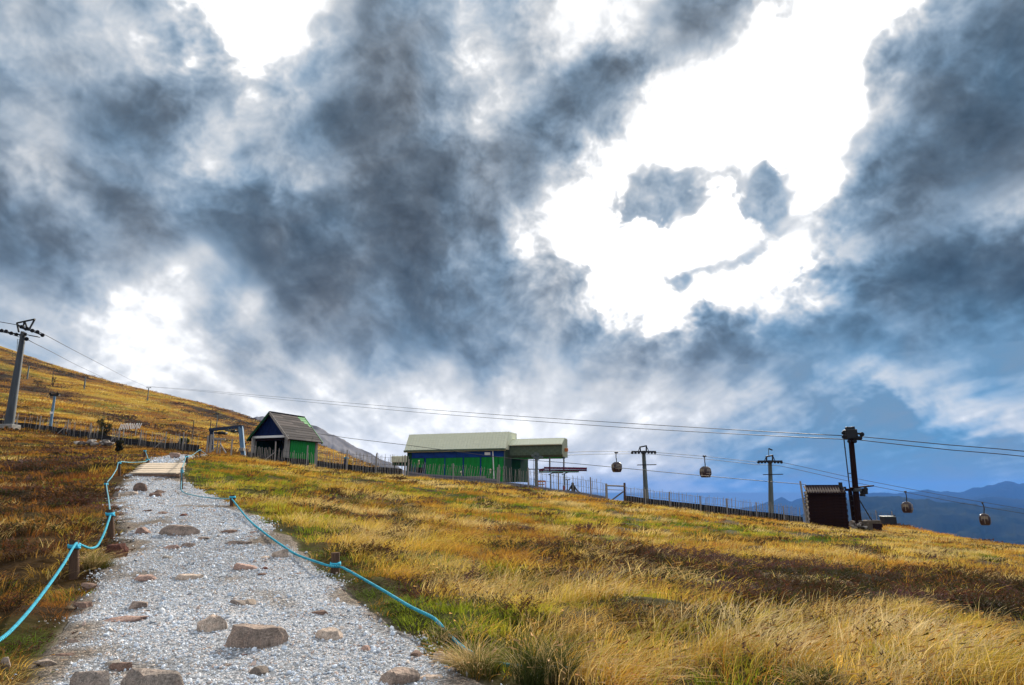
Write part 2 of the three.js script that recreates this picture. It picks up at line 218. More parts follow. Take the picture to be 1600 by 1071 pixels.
LR.forEach((l, j) => { const r = Math.exp(l); AZ.forEach((a, i) => { GRID[j * AZ.length + i] = slope(a, l) * r + hummocks(Math.sin(a) * r, -Math.cos(a) * r, r); }); });
function seek(list, v) { let lo = 0, hi = list.length - 1; while (hi - lo > 1) { const m = (lo + hi) >> 1; if (list[m] <= v) lo = m; else hi = m; } return lo; }
function ground(x, z) {
  const a = Math.atan2(x, -z), l = clamp(Math.log(Math.hypot(x, z) + 1e-6), LR[0], LR[LR.length - 1] - 1e-6), i = seek(AZ, a), j = seek(LR, l), u = (a - AZ[i]) / (AZ[i + 1] - AZ[i]), v = (l - LR[j]) / (LR[j + 1] - LR[j]), k = j * AZ.length + i;
  return lerp(lerp(GRID[k], GRID[k + 1], u), lerp(GRID[k + AZ.length], GRID[k + AZ.length + 1], u), v);
}
const on = (px, py, z) => { const p = at(px, py, z); p.y = ground(p.x, p.z); return p; };       // the column of a picture point at a depth, set down on the ground
function hit(px, py, far = 70) { const [x, y, d] = ray(px, py); for (let z = 2.5; z < far; z *= 1.01) { const gx = x / d * z; if (EYE + y / d * z <= ground(gx, -z)) return V(gx, ground(gx, -z), -z); } return on(px, py, far); }
// what grows where: straw, rust, green, heather
const spots = [];
for (const [px, py, rx, rz, kind, k] of [
  [340, 735, 2.6, 3.4, 2, 1.8], [400, 755, 2.4, 3, 2, 1.3], [330, 768, 1.4, 2.2, 2, 1.8], [420, 800, 1.4, 2.2, 2, 1.3], [470, 840, .8, 1.3, 2, 1.3], [560, 920, .5, .9, 2, 1], [640, 965, .5, .8, 2, 1.3], [720, 985, .45, .5, 2, 1.2], [600, 955, .4, .5, 2, 1.2],
  [640, 770, 3, 2, 2, 1], [720, 780, 4, 2.5, 2, .9], [860, 800, 3.5, 2.2, 2, .8], [1080, 825, 4, 2.5, 2, 1], [1190, 835, 4, 2, 2, 1.1], [1310, 850, 3, 1.6, 2, .9], [940, 850, 1.6, 1.6, 2, .5], [760, 860, 1, 1.2, 2, .5], [1480, 865, 3, 2, 2, .5],
  [1130, 880, 3, 1.4, 3, 1.1], [1260, 900, 3, 2, 3, 1.5], [1420, 915, 3, 1.8, 3, 1.8], [1560, 920, 2.5, 1.6, 3, 1.8], [1250, 940, 1.4, .8, 3, .9], [1500, 950, 1.6, .8, 3, 1.3], [1590, 975, 1, .5, 3, 1.2], [1440, 945, 2, .9, 3, 1.2], [1560, 945, 2, 1, 3, 1.5], [1350, 935, 2, .8, 3, .9], [1580, 890, 3, 1.5, 3, 1], [1480, 890, 3, 1.5, 1, .9], [960, 865, 1.2, .8, 3, .7], [560, 795, 2, 1, 3, .5],  // heather band on the right; its dark colour also carries painted cloud shade
  [60, 860, 1.6, 2, 3, 1.1], [30, 800, 2.5, 3, 3, 1], [140, 770, 1.5, 2, 3, .8], [60, 730, 4, 4, 3, .9], [20, 910, .8, .8, 3, .6], [90, 700, 5, 5, 3, .5],
  [950, 985, 1, .7, 4, 0.8], [1100, 1040, 1.2, .6, 4, 0.8], [1400, 1010, 2, .7, 4, 0.8], [860, 940, .9, .9, 4, .9], [600, 850, 1.3, 1.6, 0, .7], [740, 830, 2, 2, 0, .6], [1500, 1050, 1.4, .5, 4, 0.8], [1250, 1000, 1.2, .6, 4, 0.8], [1300, 870, 3, 1, 0, .8], [1150, 855, 3, 1.2, 0, .6],
  [120, 880, .5, .7, 0, .5], [900, 1030, .5, .4, 2, 1.2], [1060, 1000, .5, .35, 2, 1.1], [1330, 1040, .5, .3, 2, 1.1], [1500, 1010, .5, .3, 2, .8], [960, 940, .6, .5, 2, .9], [1150, 985, .5, .3, 0, 1.2], [1420, 1050, .5, .3, 0, 1.2], [1000, 1010, .4, .3, 2, .9], [1190, 1060, .5, .3, 2, .9], [790, 960, .5, .5, 2, .9], [820, 900, 1, .7, 2, .8], [1050, 930, 1.2, .8, 2, .7], [1000, 895, 1.2, .8, 3, .6], [1330, 985, 1, .35, 3, .6], [700, 880, .8, .8, 2, .6], [450, 780, 1.5, 1.5, 2, .8], [520, 770, 2, 1.5, 3, .5], [700, 790, 2.5, 1.2, 3, .6], [820, 815, 2.5, 1.2, 2, .8], [960, 820, 3, 1.5, 2, .7], [1230, 855, 3, 1.2, 3, .7], [900, 860, 2, 1.2, 3, .5], [30, 940, .5, .5, 2, .6], [30, 1010, .4, .35, 2, 1], [60, 985, .35, .4, 2, .8]]) { const p = hit(px, py, 40); spots.push([p.x, p.z, rx, rz, kind, k]); }
function hillMix(x, z) { const r = Math.hypot(x, z), u = Math.log(r), q = Math.atan2(x, -z), a = fbm(q * 7 + u * 2, u * 9 + q * 3, 3.1, 4), b = fbm(x * 0.11, z * 0.05, 6.1, 4), g = fbm(q * 9 + u, u * 6, 9.4, 3); return { straw: smoothstep(a + b * 0.6, -0.05, 0.4), dark: smoothstep(-a * 1.2 + b * 0.8 - g * 0.5, 0.02, 0.42), grn: smoothstep(g + b * 0.4, -0.05, 0.35) * 0.7 }; }
function growth(x, z) {
  const d = -z, [l, r] = pathEdges(clamp(d, -5, 36)), left = smoothstep((l + r) / 2 - x, -0.3, 0.5), w = [0.82, 0.36, 0.46, 0.24, 0];
  w[0] -= 0.55 * left; w[1] += 0.55 * left; w[3] += 0.22 * left; w[2] -= 0.2 * left;
  const n1 = noise(x * 0.35, z * 0.35, 1.5), n2 = noise(x * 0.9, z * 0.9, 6.5), n3 = noise(x * 0.12, z * 0.12, 3.5);
  const n4 = noise(x * 0.6 + 9, z * 0.6, 2.2), n5 = noise(x * 1.9, z * 1.9, 4.9); w[0] += n1 * 0.8 + n2 * 0.5; w[1] += -n1 * 0.5 + n3 * 0.5 + n5 * 0.3; w[2] += n4 * 0.9 + n5 * 0.4 - n1 * 0.2; w[3] += -n2 * 1.0 - n3 * 0.3 - n5 * 0.45;
  for (const s of spots) { const q = ((x - s[0]) / s[2]) ** 2 + ((z - s[1]) / s[3]) ** 2; if (q < 6) w[s[4]] += s[5] * Math.exp(-q); }
  const side = x - r; if (side > -0.2 && side < 1 && d < 30) w[2] += 0.7 * Math.exp(-side * side / 0.2);
  if (d > 48 && (x < 0 || d > 70)) { const h = hillMix(x, z, x); const f = smoothstep(d, 48, 60); w[0] = lerp(w[0], 0.25 + h.straw * 1.0, f); w[1] = lerp(w[1], 0.55, f); w[2] = lerp(w[2], h.grn * 0.9, f); w[3] = lerp(w[3], 0.1 + h.dark * 1.5, f); }
  let s = 0; for (let i = 0; i < 5; i++) { w[i] = Math.max(0, w[i]) ** 2; s += w[i]; } return w.map((v) => v / s);
}
const SOIL = [[0.085, 0.052, 0.017], [0.065, 0.034, 0.012], [0.05, 0.058, 0.011], [0.028, 0.019, 0.011], [0.085, 0.055, 0.02]];
{
  const n = AZ.length, m = LR.length, pos = new Float32Array(n * m * 3), col = new Float32Array(n * m * 3), uv = new Float32Array(n * m * 2), idx = [];
  for (let j = 0; j < m; j++) for (let i = 0; i < n; i++) {
    const k = j * n + i, r = Math.exp(LR[j]), x = Math.sin(AZ[i]) * r, z = -Math.cos(AZ[i]) * r; pos.set([x, GRID[k], z], k * 3); uv.set([x / 3, z / 3], k * 2);
    const w = growth(x, z), c = [0, 0, 0]; for (let t = 0; t < 5; t++) for (let q = 0; q < 3; q++) c[q] += w[t] * SOIL[t][q];
    if (r > 55) { // moor on the hill: bands of pale grass, heather and bracken along the slope
      const f = smoothstep(r, 55, 80), { straw, dark, grn } = hillMix(x, z);
      const h = [0.20, 0.10, 0.02], S = [0.42, 0.28, 0.032], D = [0.035, 0.026, 0.014], G = [0.15, 0.15, 0.016];
      for (let q = 0; q < 3; q++) { let v = lerp(h[q], G[q], grn); v = lerp(v, S[q], straw); v = lerp(v, D[q], dark); c[q] = lerp(c[q], v, f); }
      const far = smoothstep(r, 500, 1500), F = fbm(x * 0.002, z * 0.002, 2.9, 4), wood = smoothstep(F, 0.0, 0.25); for (let q = 0; q < 3; q++) c[q] = lerp(c[q], lerp([0.03, 0.03, 0.014][q], [0.010, 0.017, 0.010][q], wood), far);
    }
    if (pathIn(x, z) > -0.05) { const t = smoothstep(pathIn(x, z), -0.05, 0.1); for (let q = 0; q < 3; q++) c[q] = lerp(c[q], [0.2, 0.18, 0.16][q], t); }
    col.set(c, k * 3);
    if (j < m - 1 && i < n - 1) idx.push(k, k + n, k + 1, k + 1, k + n, k + n + 1);
  }
  const g = new THREE.BufferGeometry(); g.setAttribute('position', new THREE.BufferAttribute(pos, 3)); g.setAttribute('color', new THREE.BufferAttribute(col, 3)); g.setAttribute('uv', new THREE.BufferAttribute(uv, 2)); g.setIndex(idx); g.computeVertexNormals();
  const earth = texture(512, (u, v) => { const w = 0.82 + tiling(u, v, 12, 5, 3) * 0.7; return [w, w * 0.99, w * 0.95]; }), bumps = texture(512, (u, v) => 0.5 + tiling(u, v, 16, 5, 8) * 0.9, false);
  tag(mesh('ground', g, new THREE.MeshPhysicalMaterial({ specularIntensity: 0.08, vertexColors: true, map: earth, bumpMap: bumps, bumpScale: 0.05, roughness: 1 })), null, null, null, 'structure');
}
function pathDirt(x, z, inside) { return smoothstep(noise(x * 0.9, z * 0.9, 5.5) + noise(x * 2.7, z * 1.9, 5.5) * 0.6 + 0.06 + 0.6 * smoothstep(0.55 - inside, 0, 0.55), 0.3, 0.85); }   // trodden earth showing through, most along the edges
// the gravel path: its own sheet, sunk a little between the grass edges
{
  const rows = 420, cols = 44, pos = [], uv = [], idx = [], col = [];
  for (let j = 0; j <= rows; j++) { const d = -3 + (37 + 3) * Math.pow(j / rows, 1.6), [l, r] = pathEdges(d);
    for (let i = 0; i <= cols; i++) { const t = i / cols, x = lerp(l - 0.3, r + 0.3, t), z = -d, inside = pathIn(x, z), y = ground(x, z) + 0.05 * smoothstep(inside, 0, 0.18) + lerp(-0.10, 0.012, smoothstep(inside, -0.08, 0.06)) + noise(x * 3, z * 3, 1.1) * 0.015 + noise(x * 9, z * 9, 1.9) * 0.006;
      pos.push(x, y, z); uv.push(x / 1.2, z / 1.2); const dirt = pathDirt(x, z, inside), n = 0.9 + noise(x * 0.6, z * 0.6, 7.7) * 0.22; const c = [lerp(0.62, 0.36, dirt) * n, lerp(0.66, 0.31, dirt) * n, lerp(0.72, 0.26, dirt) * n]; col.push(...c);
      if (j < rows && i < cols) { const k = j * (cols + 1) + i; idx.push(k, k + cols + 1, k + 1, k + 1, k + cols + 1, k + cols + 2); } } }
  const g = new THREE.BufferGeometry(); g.setAttribute('position', new THREE.Float32BufferAttribute(pos, 3)); g.setAttribute('uv', new THREE.Float32BufferAttribute(uv, 2)); g.setAttribute('color', new THREE.Float32BufferAttribute(col, 3)); g.setIndex(idx.reverse()); g.computeVertexNormals();
  // chippings: cells of broken stone, each of its own tone
  const cells = 56, rand = rng(5), cx = [], tone = []; for (let i = 0; i < cells * cells; i++) { cx.push([rand(), rand()]); tone.push(rand()); }
  const cell = (u, v) => { const x = u * cells, y = v * cells, X = Math.floor(x), Y = Math.floor(y); let d1 = 9, d2 = 9, t = 0; for (let j = -1; j <= 1; j++) for (let i = -1; i <= 1; i++) { const k = ((Y + j + cells) % cells) * cells + (X + i + cells) % cells, dx = X + i + cx[k][0] - x, dy = Y + j + cx[k][1] - y, d = Math.hypot(dx, dy); if (d < d1) { d2 = d1; d1 = d; t = k; } else if (d < d2) d2 = d; } return [tone[t], d2 - d1]; };
  const chip = texture(1024, (u, v) => { const [t, e] = cell(u, v), w = 0.55 + t * 0.45, p = t > 0.86 ? 0.1 : 0; return [w + p * 0.3, w - p * 0.2, w - p * 0.5]; }), chipBump = texture(1024, (u, v) => { const [t, e] = cell(u, v); return Math.min(1, e * 2.2) * (0.45 + t * 0.55); }, false);
  tag(mesh('path', g, new THREE.MeshPhysicalMaterial({ specularIntensity: 0.08, vertexColors: true, map: chip, bumpMap: chipBump, bumpScale: 0.012, roughness: 0.95 })), null, null, null, 'structure');
}
// hills and mountains beyond: ridges given by their skyline, with slopes broken by gullies
function ridge(name, depth, foot, line, colors, rough, seed, label) {
  const n = 320, m = 70, pos = [], col = [], idx = [], pts = line.map(([px, py]) => { const p = at(px, py, depth); return [Math.atan2(p.x, -p.z), (p.y - EYE) / Math.hypot(p.x, p.z)]; });
  for (let i = 0; i <= n; i++) { const a = lerp(pts[0][0], pts[pts.length - 1][0], i / n); let k = 0; while (k < pts.length - 2 && pts[k + 1][0] < a) k++; const u = clamp((a - pts[k][0]) / (pts[k + 1][0] - pts[k][0]), 0, 1), s = u * u * (3 - 2 * u) * 0.5 + u * 0.5, R = depth / Math.cos(a), top = (lerp(pts[k][1], pts[k + 1][1], s) + (fbm(a * 60, seed, 0, 4) * 0.0035 + (0.5 - Math.abs(noise(a * 130, seed + 4))) * 0.0012) * Math.min(1, rough * 12)) * R + EYE;
    for (let j = 0; j <= m; j++) { const t = j / m * 1.5 - 1, r = R + t * (R - foot), x = Math.sin(a) * r, z = -Math.cos(a) * r, f = t < 0 ? 1 + t : 1 - t * 0.9, q = rough * R, gully = (1 - Math.abs(fbm(x / q, z / q, seed, 5)) * 2.4) , low = ground(x, z) - 40 * (foot / 3000);
      const rise = Math.pow(clamp(f, 0, 1), 1.15), y = lerp(low, top, rise) + (gully - 0.7) * 0.22 * q * (rise * (1 - rise) * 4) + fbm(x / q * 4, z / q * 4, seed + 2, 3) * q * 0.014;
      pos.push(x, y, z); const b = fbm(x / q * 3, z / q * 1.6, seed + 5, 5), c = smoothstep(b, -0.35, 0.35); for (let w = 0; w < 3; w++) col.push(lerp(colors[0][w], colors[1][w], c));
      if (i < n && j < m) { const v = i * (m + 1) + j; idx.push(v, v + 1, v + m + 1, v + 1, v + m + 2, v + m + 1); } } }
  const g = new THREE.BufferGeometry(); g.setAttribute('position', new THREE.Float32BufferAttribute(pos, 3)); g.setAttribute('color', new THREE.Float32BufferAttribute(col, 3)); g.setIndex(idx); g.computeVertexNormals();
  return tag(mesh(name, g, new THREE.MeshPhysicalMaterial({ specularIntensity: 0, vertexColors: true, roughness: 1 })), label, null, null, 'structure');
}
ridge('rocky_hill', 1500, 900, [[330, 690], [370, 662], [400, 651], [440, 652], [490, 664], [520, 679], [560, 699], [600, 719], [640, 737], [700, 756], [760, 772]], [[0.08, 0.075, 0.07], [0.20, 0.19, 0.19]], 0.06, 4.4, 'grey rocky hillside sloping down behind the green hut');
ridge('mountains', 9000, 5200, [[1080, 800], [1140, 796], [1185, 791], [1205, 783], [1221, 775], [1236, 785], [1252, 778], [1290, 776], [1330, 771], [1360, 771], [1400, 772], [1420, 770], [1440, 767], [1456, 766], [1472, 769], [1502, 770], [1522, 763], [1550, 757], [1566, 754], [1582, 754], [1594, 757], [1620, 752], [1700, 756], [1800, 765], [1900, 780]], [[0.007, 0.009, 0.009], [0.015, 0.017, 0.014]], 0.10, 2.4, 'dark blue mountain ridge along the right horizon');  // cloud shadow is put into these near-black slope colours
ridge('mountains', 6200, 4000, [[1250, 806], [1330, 792], [1370, 783], [1420, 781], [1470, 776], [1520, 781], [1560, 776], [1600, 781], [1680, 776], [1760, 783], [1850, 800]], [[0.007, 0.010, 0.009], [0.020, 0.022, 0.016]], 0.09, 8.4, 'nearer dark blue ridge in front of the highest mountains');  // this ridge is coloured darker too, for the shadow of clouds
ridge('moorland_slope', 3600, 1900, [[1230, 812], [1270, 800], [1310, 785], [1345, 776], [1390, 775], [1440, 780], [1500, 787], [1560, 793], [1640, 800], [1740, 806], [1850, 812]], [[0.008, 0.014, 0.009], [0.026, 0.030, 0.016]], 0.08, 6.4, 'hazy blue-green slope below the far mountains');  // slope colours lowered so that they hold painted cloud shadow
// ---------------------------------------------------------------- posts, ropes, boardwalk
const gnd = (p) => { p.y = ground(p.x, p.z); return p; };
function ropePost(px, py, topPx, topPy, r, label, bury = 0.15, lash = 0.8) {
  const b = hit(px, py), t = at(topPx, topPy, -b.z), g = base('rope_post', b), top = t.clone().sub(b);
  const shaft = bar(V(0, -bury, 0), top, r * 1.04, r, 14), p = shaft.attributes.position; for (let i = 0; i < p.count; i++) { const n = 1 + noise(p.getX(i) * 30, p.getY(i) * 6, p.getZ(i) * 30 + b.x) * 0.08; p.setX(i, p.getX(i) * n); p.setZ(i, p.getZ(i) * n); }
  mesh('post', shaft, MAT.postWood, g);
  const coils = []; for (let k = 0; k < 3; k++) { const c = top.clone().multiplyScalar(lash + k * 0.045), tor = new THREE.TorusGeometry(r * 1.15, Math.max(0.009, r * 0.18), 6, 18); tor.rotateX(Math.PI / 2 + (k - 1) * 0.12); coils.push(tor.translate(c.x, c.y, c.z)); }
  const c = top.clone().multiplyScalar(lash + 0.04); coils.push(new THREE.IcosahedronGeometry(r * 0.45, 1).translate(c.x + r * 0.9, c.y, c.z + r * 0.5)); mesh('rope_lashing', coils, MAT.rope, g);
  tag(g, label, 'post', 'rope posts along the gravel path'); return b;
}
const L1 = ropePost(118, 907, 115, 845, 0.052, 'thick dark wooden rope post nearest on the left edge of the gravel path');
const L2 = ropePost(176, 842, 171, 797, 0.05, 'second wooden rope post on the left edge, above the dark red block');
const L3 = ropePost(168, 778, 165, 753, 0.035, 'third rope post on the left edge, half sunk in brown grass');
const L4 = ropePost(187, 744, 186, 720, 0.04, 'fourth left rope post, beside the lower end of the boardwalk');
const L5 = ropePost(231, 727, 230, 717, 0.05, 'short rope post at the upper left corner of the boardwalk');
const L6 = ropePost(226, 717, 226, 703, 0.05, 'farthest left rope post, standing beyond the boardwalk');
const R1 = ropePost(524, 897, 524, 864, 0.05, 'grey rope post leaning out of the grass, nearest on the right edge', 0.15, 0.42);
const R2 = ropePost(363, 796, 363, 774, 0.05, 'second rope post on the right edge, in green grass');
const R3 = ropePost(284, 769, 284, 731, 0.035, 'tall thin rope post at the lower right corner of the boardwalk');
const R4 = ropePost(292, 726, 291, 712, 0.05, 'rope post at the upper right corner of the boardwalk');
const R5 = ropePost(313, 713, 312, 702, 0.05, 'farthest right rope post, close to the paling fence');
const strand = texture(64, (u, v) => 0.5 + 0.5 * Math.sin((u + v) * 6.2831853 * 3), false), ropeWear = texture(128, (u, v) => { const w = 0.85 + tiling(u, v, 6, 4, 17) * 0.5; return [w, w, w * 0.98]; });
function rope(list, r, label, base_, low) { const m = base_.clone(), pts = list.map(([px, py, z]) => { let p = at(px, py, z); for (let k = 0; k < 60 && p.y < ground(p.x, p.z) + (low ?? 0.09) && !(py > 972 && px > 600); k++) { z *= 0.985; p = at(px, py, z); } if (py > 972 && px > 600) p = on(px, py, z).add(V(0, 0.03, 0)); return p; }); let len = 0; for (let i = 1; i < pts.length; i++) len += pts[i].distanceTo(pts[i - 1]); m.bumpMap = strand.clone(); m.bumpMap.repeat.set(Math.round(len / 0.09), 1); m.bumpScale = 0.006; m.map = ropeWear.clone(); m.map.repeat.set(Math.round(len / 0.4), 1); const o = mesh('barrier_rope', tube(pts, r, pts.length * 10, 8, 0.4), m); tag(o, label, 'rope', null); return o; }
rope([[-90, 1062, 4.3], [-40, 1026, 4.75], [10, 992, 5.3], [45, 955, 5.9], [78, 912, 6.7], [100, 880, 7.4], [118, 850, -L1.z - 0.06], [126, 852, -L1.z + 0.1], [140, 857, 8.7], [152, 853, 9.2], [163, 832, 9.7], [172, 806, -L2.z - 0.05]], 0.0145, 'turquoise rope sagging along the left edge of the path, front length', MAT.rope);
rope([[172, 804, -L2.z - 0.05], [169, 778, -L2.z + (-L3.z + L2.z) * 0.6], [166, 756, -L3.z - 0.04], [174, 746, -L3.z + 0.6], [182, 733, -L4.z - 0.7], [186, 722, -L4.z - 0.05], [205, 723, -L4.z * 0.5 - L5.z * 0.5], [230, 720, -L5.z - 0.05], [227, 706, -L6.z - 0.05]], 0.013, 'turquoise rope with highlights painted pale, running along the upper left edge of the path', MAT.ropeLit);
const zr = (a, b, t) => -lerp(a.z, b.z, t);
rope([[900, 1068, 4.9], [860, 1050, 4.95], [815, 1032, 5.05], [770, 1012, 5.3], [728, 995, 5.6], [700, 980, 5.9], [678, 967, 6.15], [640, 948, 6.65], [600, 924, 7.3], [560, 901, 7.95], [534, 887, -R1.z - 0.06], [522, 886, -R1.z - 0.07], [505, 882, zr(R1, R2, .12)], [463, 867, zr(R1, R2, .3)], [438, 851, zr(R1, R2, .45)], [414, 834, zr(R1, R2, .6)], [387, 811, zr(R1, R2, .78)], [362, 780, -R2.z - 0.05]], 0.0145, 'bright turquoise rope along the right edge of the path, vanishing into straw grass', MAT.rope);
rope([[362, 780, -R2.z - 0.05], [335, 779, zr(R2, R3, .3)], [305, 775, zr(R2, R3, .65)], [284, 768, -R3.z - 0.06], [283.5, 750, -R3.z - 0.06], [284, 733, -R3.z - 0.05], [288, 722, zr(R3, R4, .5)], [291, 714, -R4.z - 0.05], [301, 711, zr(R4, R5, .5)], [312, 704, -R5.z - 0.05], [322, 710, 33.5]], 0.013, 'turquoise rope with highlights painted pale, along the upper right edge of the path past the boardwalk', MAT.ropeLit);
{
  const fl = on(208, 745, 20.6), fr = on(281, 747, 20.6), zf = fl.z, zb = -23.6, n = 5, g = base('boardwalk', V((fl.x + fr.x) / 2, (fl.y + fr.y) / 2, zf)), len = zf - zb, w0 = fr.x - fl.x, w1 = at(284, 727, -zb).x - at(226, 727, -zb).x, xb = at(255, 727, -zb).x - g.position.x, r = rng(3);
  let yf = 0.06, yb = at(250, 727, -zb).y - g.position.y; for (let i = 0; i <= 8; i++) for (const s of [-0.5, 0, 0.5]) { const t = i / 8, x = g.position.x + lerp(0, xb, t) + s * w0, need = ground(x, zf - len * t) + 0.05 - g.position.y - lerp(yf, yb, t); if (need > 0) { if (t < 0.5) yf += need; else yb += need; } }
  const pitch = Math.atan2(yb - yf, len);
  for (let i = 0; i < n; i++) { const t = (i + 0.5) / n; mesh('plank', rbox(lerp(w0, w1, t) * (0.99 + r() * 0.03), 0.045, len / n - 0.06, lerp(0, xb, t) + (r() - .5) * 0.03, lerp(yf, yb, t) + (r() - .5) * 0.015, -len * t, 0.008, pitch + (r() - .5) * 0.02, (r() - .5) * 0.012, 0), MAT.paleWood, g); }
  mesh('edge_board', box(w0, 0.06, 0.05, 0, yf - 0.055, 0.03), MAT.paleEdge, g);
  for (const s of [-1, 1]) mesh('bearer', beam(V(s * w0 * 0.42, yf - 0.09, -0.1), V(xb + s * w1 * 0.42, yb - 0.09, -len + 0.1), 0.1, 0.12), MAT.oldWood, g);
  tag(g, 'short pale boardwalk of wide planks across the upper path', 'boardwalk');
}
// ---------------------------------------------------------------- stones
const graniteMap = texture(512, (u, v) => { const a = tiling(u, v, 9, 5, 21), b = tiling(u, v, 60, 2, 14), w = 0.82 + a * 0.35 + b * 0.45; return [w, w * 0.97 - Math.max(0, a) * 0.1, w * 0.94 - Math.max(0, a) * 0.14]; }), graniteBump = texture(512, (u, v) => 0.5 + tiling(u, v, 14, 5, 31) * 0.8, false);
const graniteMats = [[0.39, 0.33, 0.295], [0.50, 0.37, 0.33], [0.60, 0.53, 0.47], [0.25, 0.185, 0.16], [0.34, 0.31, 0.29], [0.18, 0.085, 0.07], [0.55, 0.54, 0.52]].map((c) => mat(...c, 0.95, 0, { map: graniteMap, bumpMap: graniteBump, bumpScale: 0.015 }));
function rockGeo(seed, sx, sy, sz, detail = 4, cuts = 7, round = 0) {
  const g = new THREE.IcosahedronGeometry(1, detail), p = g.attributes.position, r = rng(seed * 7919 + 13), planes = []; g.deleteAttribute('uv');
  for (let i = 0; i < cuts; i++) { const v = V(r() * 2 - 1, (r() * 1.6 - 0.6), r() * 2 - 1).normalize(); planes.push([v, (round ? 0.78 : 0.48) + r() * 0.26]); } planes.push([V((r() - .5) * 0.35, 1, (r() - .5) * 0.35).normalize(), round ? 0.8 : 0.55]);
  const v = new THREE.Vector3();
  for (let i = 0; i < p.count; i++) { v.fromBufferAttribute(p, i); for (const [n, d] of planes) { const q = v.dot(n) - d; if (q > 0) v.addScaledVector(n, -q * 0.97); }
    const k = 1 + noise(v.x * 2 + seed, v.y * 2, v.z * 2) * 0.12 + noise(v.x * 6, v.y * 6 + seed, v.z * 6) * 0.05 + noise(v.x * 14, v.y * 14 + seed, v.z * 14) * 0.02; v.multiplyScalar(k); p.setXYZ(i, v.x * sx, v.y * sy, v.z * sz); }
  const c = toCreasedNormals(g, 0.35), P = c.attributes.position, uv = new Float32Array(P.count * 2), e1 = V(0, 0, 0), e2 = V(0, 0, 0), o = V(0, 0, 0);
  for (let i = 0; i < P.count; i += 3) { o.fromBufferAttribute(P, i); e1.fromBufferAttribute(P, i + 1).sub(o); e2.fromBufferAttribute(P, i + 2).sub(o); e1.cross(e2); const ax = Math.abs(e1.x), ay = Math.abs(e1.y), az = Math.abs(e1.z); for (let j = i; j < i + 3; j++) { const X = P.getX(j), Y = P.getY(j), Z = P.getZ(j), [a, b] = ay >= ax && ay >= az ? [X, Z] : ax > az ? [Z, Y] : [X, Y]; uv[j * 2] = a * 2.2 + seed; uv[j * 2 + 1] = b * 2.2; } }
  c.setAttribute('uv', new THREE.BufferAttribute(uv, 2)); return c;
}
function stone(px, py, w, h, tone, label, o = {}) {
  const b = hit(px, py), m = -b.z / FOCAL, sx = w * m / 2 / (o.round ? 0.95 : 0.88), sy = Math.max(h * m, 0.03) / (o.round ? 1.15 : 0.95), sz = sx * (o.deep ?? 0.7), g = rockGeo(Math.round(px * 3 + py), sx, sy, sz, w > 60 ? 5 : w > 22 ? 4 : 3, o.cuts ?? 7, o.round), k = mesh('rock', g, graniteMats[tone]);
  k.position.set(b.x, b.y + sy * (o.lift ?? 0.36) + 0.025, b.z - sz * 0.6); k.rotation.set(o.rx ?? 0, o.turn ?? (((px * 37) % 10) / 10 - 0.5) * 0.5, o.rz ?? 0); return tag(k, label, 'rock', 'stones on the gravel path');
}
